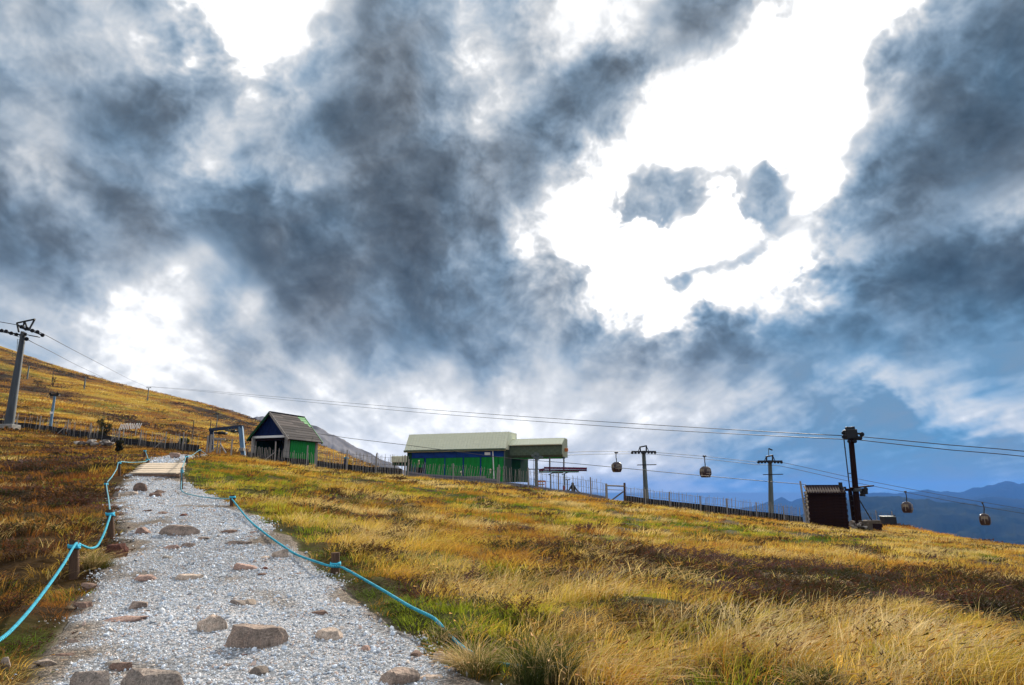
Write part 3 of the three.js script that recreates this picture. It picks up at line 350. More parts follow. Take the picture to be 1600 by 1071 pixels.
for (const s of [
  [386, 1030, 92, 36, 0, 'largest pinkish brown boulder with a flat top in the lower middle of the path', { turn: 0.3, deep: 0.6 }],
  [325, 998, 38, 26, 2, 'small pale boulder touching the left side of the largest boulder'],
  [190, 984, 68, 12, 1, 'long low pink slab lying across the lower left of the path', { deep: 0.4, turn: 0.1 }],
  [209, 962, 28, 15, 0, 'lumpy brown stone just above the long pink slab'],
  [222, 918, 32, 12, 1, 'domed pink stone on the left, level with the nearest left post', { round: 1 }],
  [291, 916, 38, 11, 2, 'pale cream stone half buried mid path, right of the domed pink stone'],
  [370, 956, 34, 11, 4, 'faint pale flat stone up from the largest boulder'],
  [136, 1094, 64, 28, 4, 'dark grey slab at the bottom left edge of the photo', { turn: -0.3 }],
  [222, 1100, 88, 34, 4, 'broad brown boulder cut by the bottom edge on the left', { turn: 0.2 }],
  [182, 1066, 30, 18, 3, 'dark stone wedged behind the two bottom left boulders'],
  [510, 1014, 42, 18, 2, 'rounded pale pink cobble right of the largest boulder', { round: 1, cuts: 3 }],
  [500, 971, 37, 10, 3, 'flat dark pink stone at right centre of the path', { deep: 0.4 }],
  [685, 1045, 17, 12, 2, 'small round pale cobble at the foot of the grass tussock', { round: 1, cuts: 2 }],
  [570, 1030, 16, 11, 1, 'small pink cobble right of the rounded pale one', { round: 1 }],
  [618, 1088, 58, 26, 0, 'brown pink boulder at the bottom edge, right of centre path', { turn: 0.4 }],
  [672, 1078, 42, 11, 2, 'pale low cobble at the bottom edge beside the brown pink boulder', { round: 1 }],
  [276, 845, 60, 18, 0, 'long blocky brown boulder in the middle of the upper path', { deep: 0.35, turn: -0.05, lift: 0.35 }],
  [216, 843, 24, 13, 1, 'pink pyramid shaped stone left of the long blocky boulder', { deep: 0.9 }],
  [355, 841, 25, 8, 3, 'small dark stone right of the long blocky boulder'],
  [366, 859, 50, 9, 0, 'wide flat brown stone on the right half of the upper path', { deep: 0.35 }],
  [314, 852, 24, 7, 0, 'small low brown stone just below the long blocky boulder'],
  [290, 864, 28, 10, 0, 'right one of two brown stones touching below the long boulder'],
  [263, 867, 30, 9, 1, 'left one of two stones touching below the long boulder'],
  [242, 828, 34, 5, 3, 'thin flat sliver of stone behind the long blocky boulder', { deep: 0.3 }],
  [215, 773, 20, 13, 3, 'round dark brown boulder below the boardwalk', { round: 1, lift: 0.45 }],
  [199, 778, 22, 7, 2, 'pale flat stone touching the round dark boulder below the boardwalk'],
  [240, 781, 20, 8, 3, 'dark flat stone right of the round dark boulder'],
  [245, 775, 16, 7, 3, 'small dark stone behind the dark flat one'],
  [180, 781, 12, 8, 4, 'small grey stone at the left path edge below the boardwalk'],
  [226, 805, 18, 5, 3, 'small dark low stone on the left of the upper path'],
  [251, 809, 20, 6, 3, 'little dark stone with a pale crust in the middle of the upper path'],
  [284, 813, 13, 6, 5, 'small dark red stone right of middle on the upper path'],
  [177, 878, 32, 20, 5, 'dark reddish block at the grass edge below the second left post', { deep: 0.8, lift: 0.4 }],
  [438, 881, 30, 13, 2, 'pale pink leaning stone at the right grass edge', { rz: 0.2 }],
  [411, 883, 20, 7, 2, 'pale pebble left of the leaning stone at the right edge'],
  [381, 900, 36, 11, 1, 'slanting pink stone near the right edge of the path', { rz: -0.15 }],
  [411, 901, 14, 8, 5, 'small red brown stone right of the slanting pink stone'],
  [406, 910, 19, 7, 3, 'dark flat stone just below the slanting pink stone'],
  [126, 958, 34, 10, 3, 'brown stones edge half grown over at the left grass border', { deep: 0.5 }],
  [88, 1042, 34, 10, 3, 'flat brown stone in the dirt at the lower left'],
  [63, 1049, 32, 8, 4, 'flat grey stone left of the flat brown one in the dirt'],
  [3, 1050, 18, 12, 4, 'grey stone at the far left edge of the photo'],
  [132, 927, 26, 8, 3, 'dark stone against the grass below the nearest left post'],
  [106, 1020, 22, 11, 0, 'brown stone in the dirt above the bottom left boulders'],
  [269, 719, 18, 9, 1, 'pinkish stone on the path beyond the boardwalk', { lift: 0.5 }],
  [372, 1040, 22, 8, 5, 'small dark red stone in front of the largest boulder'],
  [345, 1026, 16, 7, 5, 'rusty pebble in front of the left end of the largest boulder'],
]) stone(s[0], s[1], s[2], s[3], s[4], s[5], s[6]);
{ const g = base('rock_outcrop', hit(145, 699)), r = rng(8), m = -g.position.z / FOCAL; for (let i = 0; i < 26; i++) { const s = (2.6 + r() * 4.2) * m, x = (r() - 0.5) * 52 * m; const k = mesh('boulder', rockGeo(300 + i, s, s * 0.75, s, 3), graniteMats[i % 3 ? 6 : 4], g); k.position.set(x, s * 0.75 + Math.max(0, (7 - Math.abs(x / m) * 0.22) * m) * r(), (r() - 0.5) * 12 * m); } tag(g, 'pile of pale grey boulders in the heather left of the path', 'rock outcrop'); }

// ---------------------------------------------------------------- fences
function fence(name, label, line, o = {}) {
  const P = line.map(([px, py, z]) => on(px, py, z)), g = base(name, P[0]), O = P[0], r = rng(o.seed ?? 1), slats = [], wires = [], net = [];
  let total = 0; const seg = []; for (let i = 0; i + 1 < P.length; i++) { const d = Math.hypot(P[i + 1].x - P[i].x, P[i + 1].z - P[i].z); seg.push([total, d]); total += d; }
  const where = (s) => { let i = 0; while (i < seg.length - 1 && s > seg[i][0] + seg[i][1]) i++; const t = (s - seg[i][0]) / seg[i][1], x = lerp(P[i].x, P[i + 1].x, t), z = lerp(P[i].z, P[i + 1].z, t); return V(x - O.x, ground(x, z) - O.y, z - O.z); };
  const h = o.height ?? 1.1;
  if (o.slats !== 0) for (let s = 0; s < total; s += (o.gap ?? 0.085) * (0.85 + r() * 0.3)) { if (r() < (o.missing ?? 0.05)) continue; const b = where(s), lean = (r() - .5) * 0.16 + (o.lean ?? 0), hh = h * (0.86 + r() * 0.24), sl = new THREE.BoxGeometry(o.slatWide ?? 0.022, hh, 0.012); sl.rotateY(r() * 0.6); sl.translate(0, hh / 2 - 0.02, 0); sl.rotateZ(lean); sl.rotateX((r() - .5) * 0.12); slats.push(sl.translate(b.x, b.y, b.z)); }
  if (slats.length) { const m = mesh('palings', slats, o.mat ?? MAT.slat, g); m.userData.kind = 'stuff'; }
  for (const f of o.wires ?? [0.25, 0.55, 0.9]) { const pts = []; for (let s = 0; s <= total; s += 0.8) pts.push(where(s).add(V(0, h * f, 0.02))); if (pts.length > 1) wires.push(tube(pts, 0.007, pts.length * 2, 4)); }
  for (const w of wires) mesh('wire', w, MAT.cable, g);
  if (o.net) { const pos = [], idx = [], uv = []; let k = 0; for (let s = 0; s <= total; s += 0.4, k++) { const b = where(s), y0 = 0.02, y1 = o.net * (0.93 + noise(s * 0.4, 3.3) * 0.12), dz = 0.05 + noise(s * 1.1, 8.8) * 0.03; pos.push(b.x, b.y + y0 - 0.1, b.z - dz, b.x, b.y + y1, b.z - dz); uv.push(s, 0, s, 1); if (k) idx.push(2 * k - 2, 2 * k, 2 * k - 1, 2 * k - 1, 2 * k, 2 * k + 1); } const n = new THREE.BufferGeometry(); n.setAttribute('position', new THREE.Float32BufferAttribute(pos, 3)); n.setAttribute('uv', new THREE.Float32BufferAttribute(uv, 2)); n.setIndex(idx); n.computeVertexNormals(); mesh('windbreak_netting', n, o.netMat ?? MAT.netting, g); }
  for (let s = o.first ?? 0, i = 0; s <= total; s += (o.every ?? 3) * (0.85 + r() * 0.3), i++) { const b = where(s), t = V(b.x + (r() - .5) * 0.1, b.y + h * (o.post ?? 1.1), b.z + 0.05); mesh('post', bar(V(b.x, b.y - 0.2, b.z + 0.05), t, 0.045, 0.04, 8), o.postMat ?? MAT.greyWood, g); if (o.brace && i % o.brace === 1) mesh('brace', bar(V(b.x - 0.85, b.y - 0.05, b.z + 0.12), V(b.x, b.y + h * 0.75, b.z + 0.08), 0.035, 0.03, 6), MAT.greyWood, g); }
  tag(g, label, 'fence'); return g;
}
fence('windbreak_fence', 'dark netted fence on posts with braces below the left hill', [[-160, 650, 66], [0, 667, 60], [60, 674, 57], [130, 682, 54], [200, 694, 51], [260, 703, 47], [310, 711, 43]], { height: 1.15, every: 3.6, first: 1, net: 0.56, brace: 2, gap: 0.2, missing: 0.5, seed: 2 });
fence('paling_fence', 'grey paling fence running before the green hut and the blue arch', [[384, 716, 43], [420, 720, 42.5], [460, 726, 42], [492, 731, 42]], { height: 0.85, every: 2.0, first: 0.4, net: 0.45, brace: 3, seed: 3, post: 1.5, gap: 0.12 });
fence('paling_fence', 'long paling fence between the green hut and the large station hall', [[494, 731.5, 42], [540, 737, 42], [590, 743, 42], [637, 747, 42]], { height: 1.2, every: 1.7, net: 0.5, gap: 0.1, seed: 4 });
fence('paling_fence', 'tall untidy paling fence in front of the green station hall', [[637, 747, 42.5], [670, 750, 42.5], [720, 755, 42.3], [780, 761, 42]], { height: 1.0, slatWide: 0.016, every: 2.6, net: 0.4, netMat: MAT.greyNet, gap: 0.1, seed: 5, lean: -0.12 });
fence('paling_fence', 'pale paling fence under the station canopy and maroon platform', [[780, 761, 42], [840, 769, 42], [895, 777, 42], [947, 784, 42]], { height: 1.15, slatWide: 0.018, every: 2.0, net: 0.28, netMat: MAT.greyNet, gap: 0.1, seed: 6 });
fence('paling_fence', 'long paling fence with a dark lower band right of the wooden gate', [[977, 788, 42], [1060, 798, 42], [1150, 808.5, 42], [1264, 823, 42.5]], { height: 1.05, slatWide: 0.018, every: 1.65, first: 1.2, net: 0.52, gap: 0.1, seed: 7, lean: -0.06, missing: 0.1, post: 0.95 });
fence('paling_fence', 'dark broken paling fence behind the rope tow pylon on the right', [[1345, 815, 78], [1400, 819, 78]], { height: 1.5, every: 2, net: 0.6, gap: 0.14, seed: 8, mat: MAT.oldWood });
fence('paling_fence', 'distant dark fence line along the far right edge of the moor', [[1440, 833, 96], [1500, 842, 98], [1560, 850, 100], [1660, 862, 102]], { height: 1.0, every: 4, net: 0.5, gap: 0.3, seed: 9, mat: MAT.oldWood });
{ // H shaped gate strainer
  const b = on(962, 786, 41.6), g = base('wooden_gate', b), m = 41.6 / FOCAL; const X = (px) => (px - 962) * m;
  for (const [px, h, lean] of [[949, 28, -0.02], [976, 29, 0.02]]) mesh('post', bar(V(X(px), -0.2, 0), V(X(px) + lean, h * m, 0), 0.075, 0.065, 10), px > 960 ? MAT.postWood : MAT.greyWood, g);
  mesh('rail', bar(V(X(949), 25 * m, 0.02), V(X(976), 24 * m, 0.02), 0.045, 0.045, 8), MAT.greyWood, g); mesh('rail', bar(V(X(949), 19 * m, 0.02), V(X(974), 18 * m, 0.02), 0.02, 0.02, 6), MAT.greyWood, g); mesh('brace', bar(V(X(953), 1 * m, 0.05), V(X(974), 16 * m, 0.05), 0.04, 0.04, 8), MAT.oldWood, g);
  tag(g, 'wooden H shaped gate frame with a diagonal brace in the paling fence', 'gate');
}
{ // gate frame and stile near the blue arch
  const z = 42.5, b = on(336, 715, z), g = base('wooden_gate', b), m = z / FOCAL, X = (px) => (px - 336) * m;
  for (const [px, h, r] of [[322, 30, 0.06], [327, 32, 0.07], [338, 26, 0.045], [342, 26, 0.045], [360, 25, 0.05]]) mesh('post', bar(V(X(px), -0.2, 0), V(X(px), h * m, 0), r, r * 0.9, 8), MAT.greyWood, g);
  mesh('board', box(20 * m, 3 * m, 0.05, X(340), 25 * m, 0.06, 0, 0, -0.08), MAT.greyWood, g); mesh('rail', bar(V(X(327), 16 * m, 0.03), V(X(338), 16 * m, 0.03), 0.03, 0.03, 6), MAT.greyWood, g); mesh('brace', bar(V(X(342), 18 * m, 0.08), V(X(354), 3 * m, 0.2), 0.045, 0.045, 6), MAT.greyWood, g); mesh('brace', bar(V(X(328), 4 * m, 0.05), V(X(338), 14 * m, 0.05), 0.03, 0.03, 6), MAT.greyWood, g);
  tag(g, 'weathered grey gate frame with a brace at the foot of the blue arch', 'gate');
}
{ const z = 50, b = on(202, 678, z), g = base('snow_fence_panel', V(b.x, at(202, 671, z).y, b.z)), m = z / FOCAL, r = rng(4); for (let i = 0; i < 13; i++) mesh('slat', box(0.055, (8 + r() * 2) * m, 0.02, (i - 6) * 2.6 * m, (r() * 1.5 + i * 0.12 - 0.5) * m + 3.5 * m, 0, 0, 0, (r() - .5) * 0.5 - 0.12), MAT.white, g); for (const y of [2, 6]) mesh('rail', box(33 * m, 0.03, 0.02, 0, y * m, -0.02, 0, 0, 0.03), MAT.greyWood, g); for (const x of [-10, 9]) mesh('leg', box(0.05, 12 * m, 0.04, x * m, -4 * m, -0.03), MAT.greyWood, g); tag(g, 'pale crooked slat panel standing behind the dark netted fence', 'fence panel'); }

// ---------------------------------------------------------------- lift pylons
function pylonLarge() { // left: tapered eight sided mast, wheel trains on a cross arm, lattice on top
  const z = 56, b = on(14, 660, z), g = base('ski_lift_pylon', b), m = z / FOCAL, top = at(36, 522, z).sub(b), T = (px, py, dz = 0) => at(px, py, z + dz).sub(b);
  mesh('mast', bar(V(0, -0.5, 0), top, 0.38, 0.2, 12), MAT.steel, g);
  mesh('footing', rbox(1.3, 0.5, 1.1, 0, 0.1, 0, 0.06), MAT.concrete, g);
  mesh('cross_arm', [beam(T(34, 520, 1.1), T(39, 523, -1.1), 0.22, 0.24)], MAT.darkSteel, g);
  for (const [side, pts] of [[1.0, [[2, 517], [9, 518], [17, 521], [25, 523], [33, 524]]], [-1.0, [[33, 511], [42, 514], [50, 517], [58, 519], [66, 524]]]]) {
    const arm = mesh('wheel_train', [beam(T(pts[0][0], pts[0][1], side), T(pts[4][0], pts[4][1], side), 0.1, 0.12)], MAT.darkSteel, g); for (const [x, y] of pts) mesh('wheel', [wheel(T(x, y, side - 0.12), 3.0 * m, 0.08, V(0, 0, 1)), wheel(T(x, y, side - 0.12), 1.0 * m, 0.14, V(0, 0, 1))], MAT.rubber, arm); }
  const fr = []; for (const [a, c] of [[[26, 505], [29, 519]], [[54, 499], [44, 517]], [[26, 505], [54, 499]], [[38, 502], [35, 514]], [[38, 502], [42, 513]], [[26, 507], [40, 516]]]) fr.push(bar(T(a[0], a[1], 0.5), T(c[0], c[1], 0.3), 0.075, 0.075, 8)); mesh('lattice_head', fr, MAT.darkSteel, g);
  mesh('catwalk', [beam(T(44, 524, -1.2), T(60, 527, -1.2), 0.35, 0.05)], MAT.darkSteel, g); mesh('guide_wheel', [wheel(T(41, 530, -0.3), 3.2 * m, 0.1, V(0, 0, 1))], MAT.rubber, g);
  const lad = [bar(T(27, 530, 0.2), T(26, 548, 0.2), 0.02, 0.02, 5), bar(T(30, 530, 0.2), T(29, 548, 0.2), 0.02, 0.02, 5)]; for (let i = 0; i < 8; i++) lad.push(bar(T(27, 531 + i * 2.2, 0.2), T(30, 531 + i * 2.2, 0.2), 0.012, 0.012, 4)); mesh('ladder', lad, MAT.greySteel, g);
  tag(g, 'tall grey ski lift pylon with wheel trains at the left edge', 'lift pylon');
}
pylonLarge();
function pylonSmall(px, py, topPy, z, label, r = 0.14, arm = 9, m = MAT.bluishSteel) { const b = on(px, py, z), g = base('tow_pylon', b), h = at(px, topPy, z).y - b.y, k = z / FOCAL; mesh('mast', bar(V(0, -0.4, 0), V(0, h, 0), r, r * 0.75, 8), m, g); mesh('cross_arm', box(arm * k, 0.16, 0.2, 0, h - 0.05, 0), MAT.darkSteel, g); for (const s of [-1, 1]) mesh('wheel', wheel(V(s * arm * k * 0.42, h + 0.06, 0.12), 0.11, 0.08, V(0, 0, 1)), MAT.rubber, g); tag(g, label, 'lift pylon'); return g; }
{ const g = pylonSmall(78, 668, 617, 60, 'blue grey T shaped tow pylon with a white plate behind the left fence', 0.13, 14); mesh('plate', box(0.22, 0.2, 0.02, 0, 1.55, 0.14), MAT.white, g); }
pylonSmall(131, 607, 589, 235, 'small grey tow pylon on the hill above the dark bush', 0.28, 10, MAT.greySteel);
pylonSmall(229, 634, 606, 240, 'slim tow pylon below the hill crest where the cables meet', 0.2, 7, MAT.greySteel);
pylonSmall(43, 585, 571, 230, 'pale tow pylon on the hill just right of the tall left pylon', 0.25, 6, MAT.greySteel);
pylonSmall(338, 668, 647, 160, 'thin tow pylon on the hill behind the blue arch', 0.13, 5, MAT.greySteel);
pylonSmall(80, 604, 576, 235, 'thin dark pole on the hill above the blue grey pylon', 0.12, 3, MAT.darkSteel);
for (const [px, t, b, l] of [[301, 659, 675, 'left one of two thin hooked poles on the hill left of the arch'], [327, 658, 684, 'right one of two thin hooked poles, just left of the arch']]) { const z = 70, B = on(px, b, z), g = base('marker_pole', B), h = at(px, t, z).y - B.y; mesh('pole', bar(V(0, -.3, 0), V(0, h, 0), 0.05, 0.04, 6), MAT.darkSteel, g); mesh('hook', tube([V(0, h, 0), V(-0.12, h + 0.12, 0), V(-0.3, h + 0.02, 0)], 0.035, 8, 5), MAT.darkSteel, g); tag(g, l, 'pole'); }
{ // right: timber pylon leaning left, with sheaves and a second post
  const z = 46, b = on(1342, 826, z), g = base('rope_tow_pylon', b), m = z / FOCAL, T = (px, py, dz = 0) => at(px, py, z + dz).sub(b);
  mesh('mast', bar(V(0.02, -0.5, 0), T(1329, 676), 0.2, 0.17, 10), MAT.brownDark, g);
  mesh('second_mast', bar(T(1336, 822, 0.5), T(1328, 764, 0.5), 0.15, 0.13, 8), MAT.brownDark, g);
  mesh('head_frame', [rbox(0.8, 0.62, 0.5, T(1329, 679).x, T(1329, 679).y, 0, 0.05, 0, 0, 0.08), rbox(0.35, 0.3, 0.3, T(1326, 671).x, T(1326, 671).y, 0, 0.04), rbox(0.2, 0.34, 0.24, T(1333, 671).x, T(1333, 671).y, 0, 0.03), beam(T(1322, 678), T(1347, 678), 0.14, 0.12), beam(T(1322, 686), T(1344, 686), 0.12, 0.12)], MAT.darkSteel, g);
  for (const [x, y, r] of [[1347, 679, 3.3], [1344, 685, 3.2], [1339, 685, 2.6], [1319, 683, 3.0], [1318, 677, 2.4], [1336, 690, 2.8], [1327, 690, 2.4]]) mesh('sheave', [wheel(T(x, y, -0.3), r * m, 0.12, V(0, 0, 1)), wheel(T(x, y, -0.3), r * m * 0.4, 0.2, V(0, 0, 1))], MAT.rubber, g);
  mesh('pull_rod', [bar(T(1319, 687), T(1328, 764), 0.035, 0.035, 6), bar(T(1321, 700), T(1320, 700.4), 0.06, 0.06, 6), bar(T(1326, 740), T(1336, 740.6), 0.03, 0.03, 5)], MAT.darkSteel, g);
  mesh('collar', rbox(11 * m, 5 * m, 0.5, T(1338, 766).x, T(1338, 766).y, 0.05, 0.03), MAT.steel, g);
  mesh('platform_arm', [beam(T(1330, 763), T(1363, 759.5), 0.5, 0.09), beam(T(1321, 766), T(1345, 765), 0.16, 0.16)], MAT.brownDark, g);
  mesh('motor', [rbox(9 * m, 9 * m, 0.4, T(1350, 768).x, T(1350, 768).y, 0, 0.06), rbox(6 * m, 4 * m, 0.35, T(1348, 774).x, T(1348, 774).y, 0, 0.05), wheel(T(1353, 765, -0.25), 3 * m, 0.1, V(0, 0, 1))], MAT.darkSteel, g);
  mesh('stay', bar(T(1344, 783), T(1362, 813, 3), 0.04, 0.04, 6), MAT.darkSteel, g);
  for (let i = 0; i < 5; i++) mesh('step', bar(T(1329 + i * 1.4, 775 + i * 8, 0.3), T(1334 + i * 1.4, 775 + i * 8, 0.3), 0.03, 0.03, 5), MAT.darkSteel, g);
  tag(g, 'leaning dark timber tow pylon with sheaves on top, right of the brown shed', 'lift pylon');
  const q = base('stone_gabion', on(1344, 829, 45.4)); const r = rng(6); for (let i = 0; i < 16; i++) { const s = 0.13 + r() * 0.1, k = mesh('stone', rockGeo(500 + i, s, s * 0.8, s, 2), graniteMats[i % 2 ? 6 : 4], q); k.position.set((r() - .65) * 0.9, 0.08 + r() * 0.45, (r() - .5) * 0.4); } mesh('timber_box', box(0.55, 0.6, 0.7, 0.42, 0.3, -0.05), MAT.oldWood, q); tag(q, 'small heap of pale stones and timber at the foot of the leaning pylon', 'stone heap');
}
// ---------------------------------------------------------------- gondola line
function gondolaTower(name, px, py, topPy, leanPx, z, label, flag) {
  const b = on(px, py, z), g = base(name, b), m = z / FOCAL, T = (x, y, dz = 0) => at(px + leanPx + x, topPy + y, z + dz).sub(b);
  mesh('mast', bar(V(0, -1, 0), T(0, 8), 0.5, 0.28, 14), MAT.greySteel, g);
  for (const side of [2.2, -2.2]) { const arm = mesh('wheel_train', beam(T(-19, 7, side), T(19, 7, side), 0.18, 0.22), MAT.darkSteel, g); for (let i = 0; i < 8; i++) mesh('wheel', [wheel(T(-18 + i * 5.1, 8 + Math.abs(i - 3.5) * 0.25, side), 2.0 * m, 0.14, V(0, 0, 1))], MAT.rubber, arm); }
  mesh('cross_arm', beam(T(0, 8, 2.8), T(0, 8, -2.8), 0.5, 0.5), MAT.darkSteel, g);
  mesh('lifting_frame', [bar(T(-6, 0, 1), T(-5, 8, 1), 0.13, 0.13, 6), bar(T(4, -2, -1), T(4, 8, -1), 0.13, 0.13, 6), bar(T(-6, 0, 1), T(4, -2, -1), 0.13, 0.13, 6), bar(T(4, -2, -1), T(8, 7, -1), 0.06, 0.06, 6), bar(T(-6, 0, 1), T(-9, 7, 1), 0.06, 0.06, 6)], MAT.darkSteel, g);
  mesh('catwalk', [beam(T(-10, 28), T(19, 27.5), 0.8, 0.12)], MAT.darkSteel, g);
  const lad = []; for (const x of [-3, -1.6]) lad.push(bar(T(x, 10, -0.5), V((x - 1) * m, 0.3, 0.8), 0.03, 0.03, 5)); mesh('ladder', lad, MAT.steel, g);
  if (flag) { mesh('flag_pole', bar(T(-2, 0), T(-2.5, -13), 0.06, 0.05, 6), MAT.greySteel, g); const f = new THREE.PlaneGeometry(6 * m, 2.2 * m, 6, 2), p = f.attributes.position; for (let i = 0; i < p.count; i++) p.setZ(i, Math.sin(p.getX(i) * 7) * 0.06); const t = T(0.7, -11.4); f.rotateZ(-0.45); mesh('flag', f.translate(t.x, t.y, t.z), MAT.darkSteel, g); }
  tag(g, label, 'gondola tower'); return g;
}
gondolaTower('gondola_tower', 1010.5, 788, 699, -4.5, 118, 'grey gondola tower just right of the wooden gate frame');
gondolaTower('gondola_tower', 1204.5, 812, 714, -1, 112, 'grey gondola tower with a small flag left of the brown shed', true);
{ // the small tower by the platform
  const z = 88, b = on(838.5, 767, z), g = base('gondola_tower', b), m = z / FOCAL, T = (x, y, dz = 0) => at(x, y, z + dz).sub(b);
  mesh('mast', bar(V(0, -0.6, 0), T(838, 714), 0.24, 0.19, 10), MAT.greySteel, g); mesh('footing', [new THREE.CylinderGeometry(0.3, 0.75, 1.1, 10).translate(0, 0.55, 0)], MAT.greySteel, g);
  mesh('cross_arm', [beam(T(831, 713), T(848, 715), 0.2, 0.22), beam(T(838, 708), T(843, 716), 0.14, 0.14), beam(T(835, 716), T(842, 709), 0.14, 0.14)], MAT.greySteel, g); for (const [x, y] of [[832, 712], [836, 709], [840, 711], [844, 714], [847, 715], [835, 716], [841, 717]]) mesh('wheel', wheel(T(x, y, -0.2), 2 * m, 0.12, V(0, 0, 1)), MAT.greySteel, g);
  mesh('side_pole', bar(V(-0.4, 0, 0), T(834, 717), 0.03, 0.03, 5), MAT.steel, g);
  tag(g, 'short grey lift tower with a cluster of wheels under the station canopy', 'gondola tower');
}
function cabinGeo() { const sect = [[-0.98, 0.62, 0.62], [-0.9, 0.74, 0.72], [-0.45, 0.92, 0.86], [0, 0.96, 0.9], [0.45, 0.9, 0.85], [0.82, 0.74, 0.70], [0.98, 0.55, 0.5]], n = 28, pos = [], idx = []; sect.forEach(([y, a, c]) => { for (let i = 0; i < n; i++) { const t = i / n * Math.PI * 2, cs = Math.cos(t), sn = Math.sin(t), e = 0.5; pos.push(Math.sign(cs) * Math.abs(cs) ** e * a, y, Math.sign(sn) * Math.abs(sn) ** e * c); } }); for (let j = 0; j < sect.length - 1; j++) for (let i = 0; i < n; i++) { const a = j * n + i, b = j * n + (i + 1) % n; idx.push(a, a + n, b, b, a + n, b + n); } for (const [j, dir] of [[0, 1], [sect.length - 1, -1]]) { const c = pos.length / 3; pos.push(0, sect[j][0], 0); for (let i = 0; i < n; i++) { const a = j * n + i, b = j * n + (i + 1) % n; dir > 0 ? idx.push(c, a, b) : idx.push(c, b, a); } } const g = new THREE.BufferGeometry(); g.setAttribute('position', new THREE.Float32BufferAttribute(pos, 3)); g.setIndex(idx); const f = g.toNonIndexed(); f.computeVertexNormals(); return f; }
const cabinMats = { body: mat(0.035, 0.018, 0.016, 0.35, 0.1), pane: mat(0.22, 0.19, 0.15, 0.15, 0, {}), trim: mat(0.36, 0.32, 0.26, 0.5) };
function makeCabin() {
  const g = base('gondola_cabin'); g.rotation.y = 0.45;
  mesh('body', cabinGeo().translate(0, -2.95, 0), cabinMats.body, g);
  for (const [s, ry, n] of [[0.93, 0, 2], [0.93, Math.PI, 2], [0.99, Math.PI / 2, 2], [0.99, -Math.PI / 2, 2]]) for (let k = 0; k < n; k++) { const w = new THREE.PlaneGeometry(0.5, 0.78).translate((k - 0.5) * 0.58, -2.72, s - 0.055); w.rotateY(ry); mesh('window', w, cabinMats.pane, g); }
  mesh('trim', [box(0.07, 1.35, 0.03, 0, -2.95, 0.905), box(1.55, 0.08, 0.03, 0, -3.22, 0.9), box(0.03, 1.35, 0.07, 0.965, -2.95, 0), box(0.03, 1.35, 0.07, -0.965, -2.95, 0)], cabinMats.trim, g);
  mesh('roof_cap', [rbox(0.8, 0.14, 0.7, 0, -1.94, 0, 0.05)], MAT.darkSteel, g); mesh('hanger', tube([V(0, -1.9, 0), V(-0.02, -1.5, 0.05), V(-0.16, -1.0, 0.14), V(-0.14, -0.5, 0.12), V(-0.04, 0, 0)], 0.09, 16, 8), MAT.darkSteel, g);
  mesh('grip', [rbox(0.75, 0.26, 0.3, 0, 0.05, 0, 0.05), rbox(0.3, 0.34, 0.24, -0.1, 0.0, 0, 0.04)], MAT.darkSteel, g);
  return g;
}
const cabins = [[963, 708, 118, 0.92, 'gondola cabin nearest the station, left of the first gondola tower'], [1101, 713.5, 118, 1, 'gondola cabin hanging between the two gondola towers'], [1415, 769, 112, 0.92, 'gondola cabin before the blue slope, first right of the brown shed'], [1535.5, 786.5, 110, 0.95, 'gondola cabin farthest right above the moor']], cabin0 = makeCabin();
cabins.forEach(([px, py, z, s, label], i) => { const c = i ? cabin0.clone() : cabin0; if (i) { c.name = numbered('gondola_cabin'); scene.add(c); } c.position.copy(at(px, py, z)); c.rotation.y = 0.35 + i * 0.2; c.scale.setScalar(s * 0.9); c.userData = {}; tag(c, label, 'gondola', 'gondola cabins on the line'); });
// ---------------------------------------------------------------- cables
function cable(name, list, r, label, group) { const pts = list.map(([px, py, z]) => at(px, py, z)); tag(mesh(name, tube(pts, r, 90, 6, 0.3), MAT.cable), label, 'cable', group); }
cable('gondola_cable', [[886, 707, 104], [938, 705.5, 112], [988, 706.5, 120.2], [1025, 707.5, 120], [1101, 713.5, 118], [1160, 720, 115.5], [1186, 722.5, 114.2], [1222, 723, 114.2], [1330, 746.5, 113.5], [1417, 763.5, 113], [1500, 779, 112.5], [1640, 802.5, 112]], 0.035, 'upper one of the two gondola cables through the tower heads');
cable('gondola_cable', [[886, 711.5, 102], [938, 710, 110], [988, 709.5, 115.8], [1025, 710.5, 115.8], [1101, 717.5, 114], [1160, 724, 111], [1186, 726.5, 109.8], [1222, 729, 109.8], [1330, 753, 109.2], [1417, 770, 109], [1500, 786, 108.5], [1640, 809.5, 108]], 0.035, 'lower one of the two gondola cables through the tower heads');
cable('tow_cable', [[1720, 718, 44], [1600, 705, 45], [1470, 694.5, 45.5], [1347, 682.5, 46], [1317, 681.5, 46.4], [1150, 672, 55], [1000, 663, 66], [800, 650, 86], [640, 638, 110], [450, 622, 155], [300, 609, 205], [229, 604, 240]], 0.027, 'upper of two long tow cables crossing the sky from the leaning pylon');
cable('tow_cable', [[1720, 727, 45], [1600, 713, 46], [1470, 702, 46.5], [1344, 688, 47], [1317, 686.8, 47.4], [1150, 678.5, 56], [1000, 670, 67], [800, 656, 87], [640, 643.5, 111], [450, 625.5, 156], [300, 610.5, 206], [229, 604.5, 240]], 0.027, 'lower of two long tow cables crossing the sky from the leaning pylon');
cable('tow_cable', [[-60, 496, 54], [0, 503, 55], [26, 506.5, 55.2], [66, 521.5, 55.2], [110, 545, 75], [160, 571, 115], [200, 592, 180], [229, 605, 240]], 0.027, 'upper cable running from the tall left pylon down to the hill');
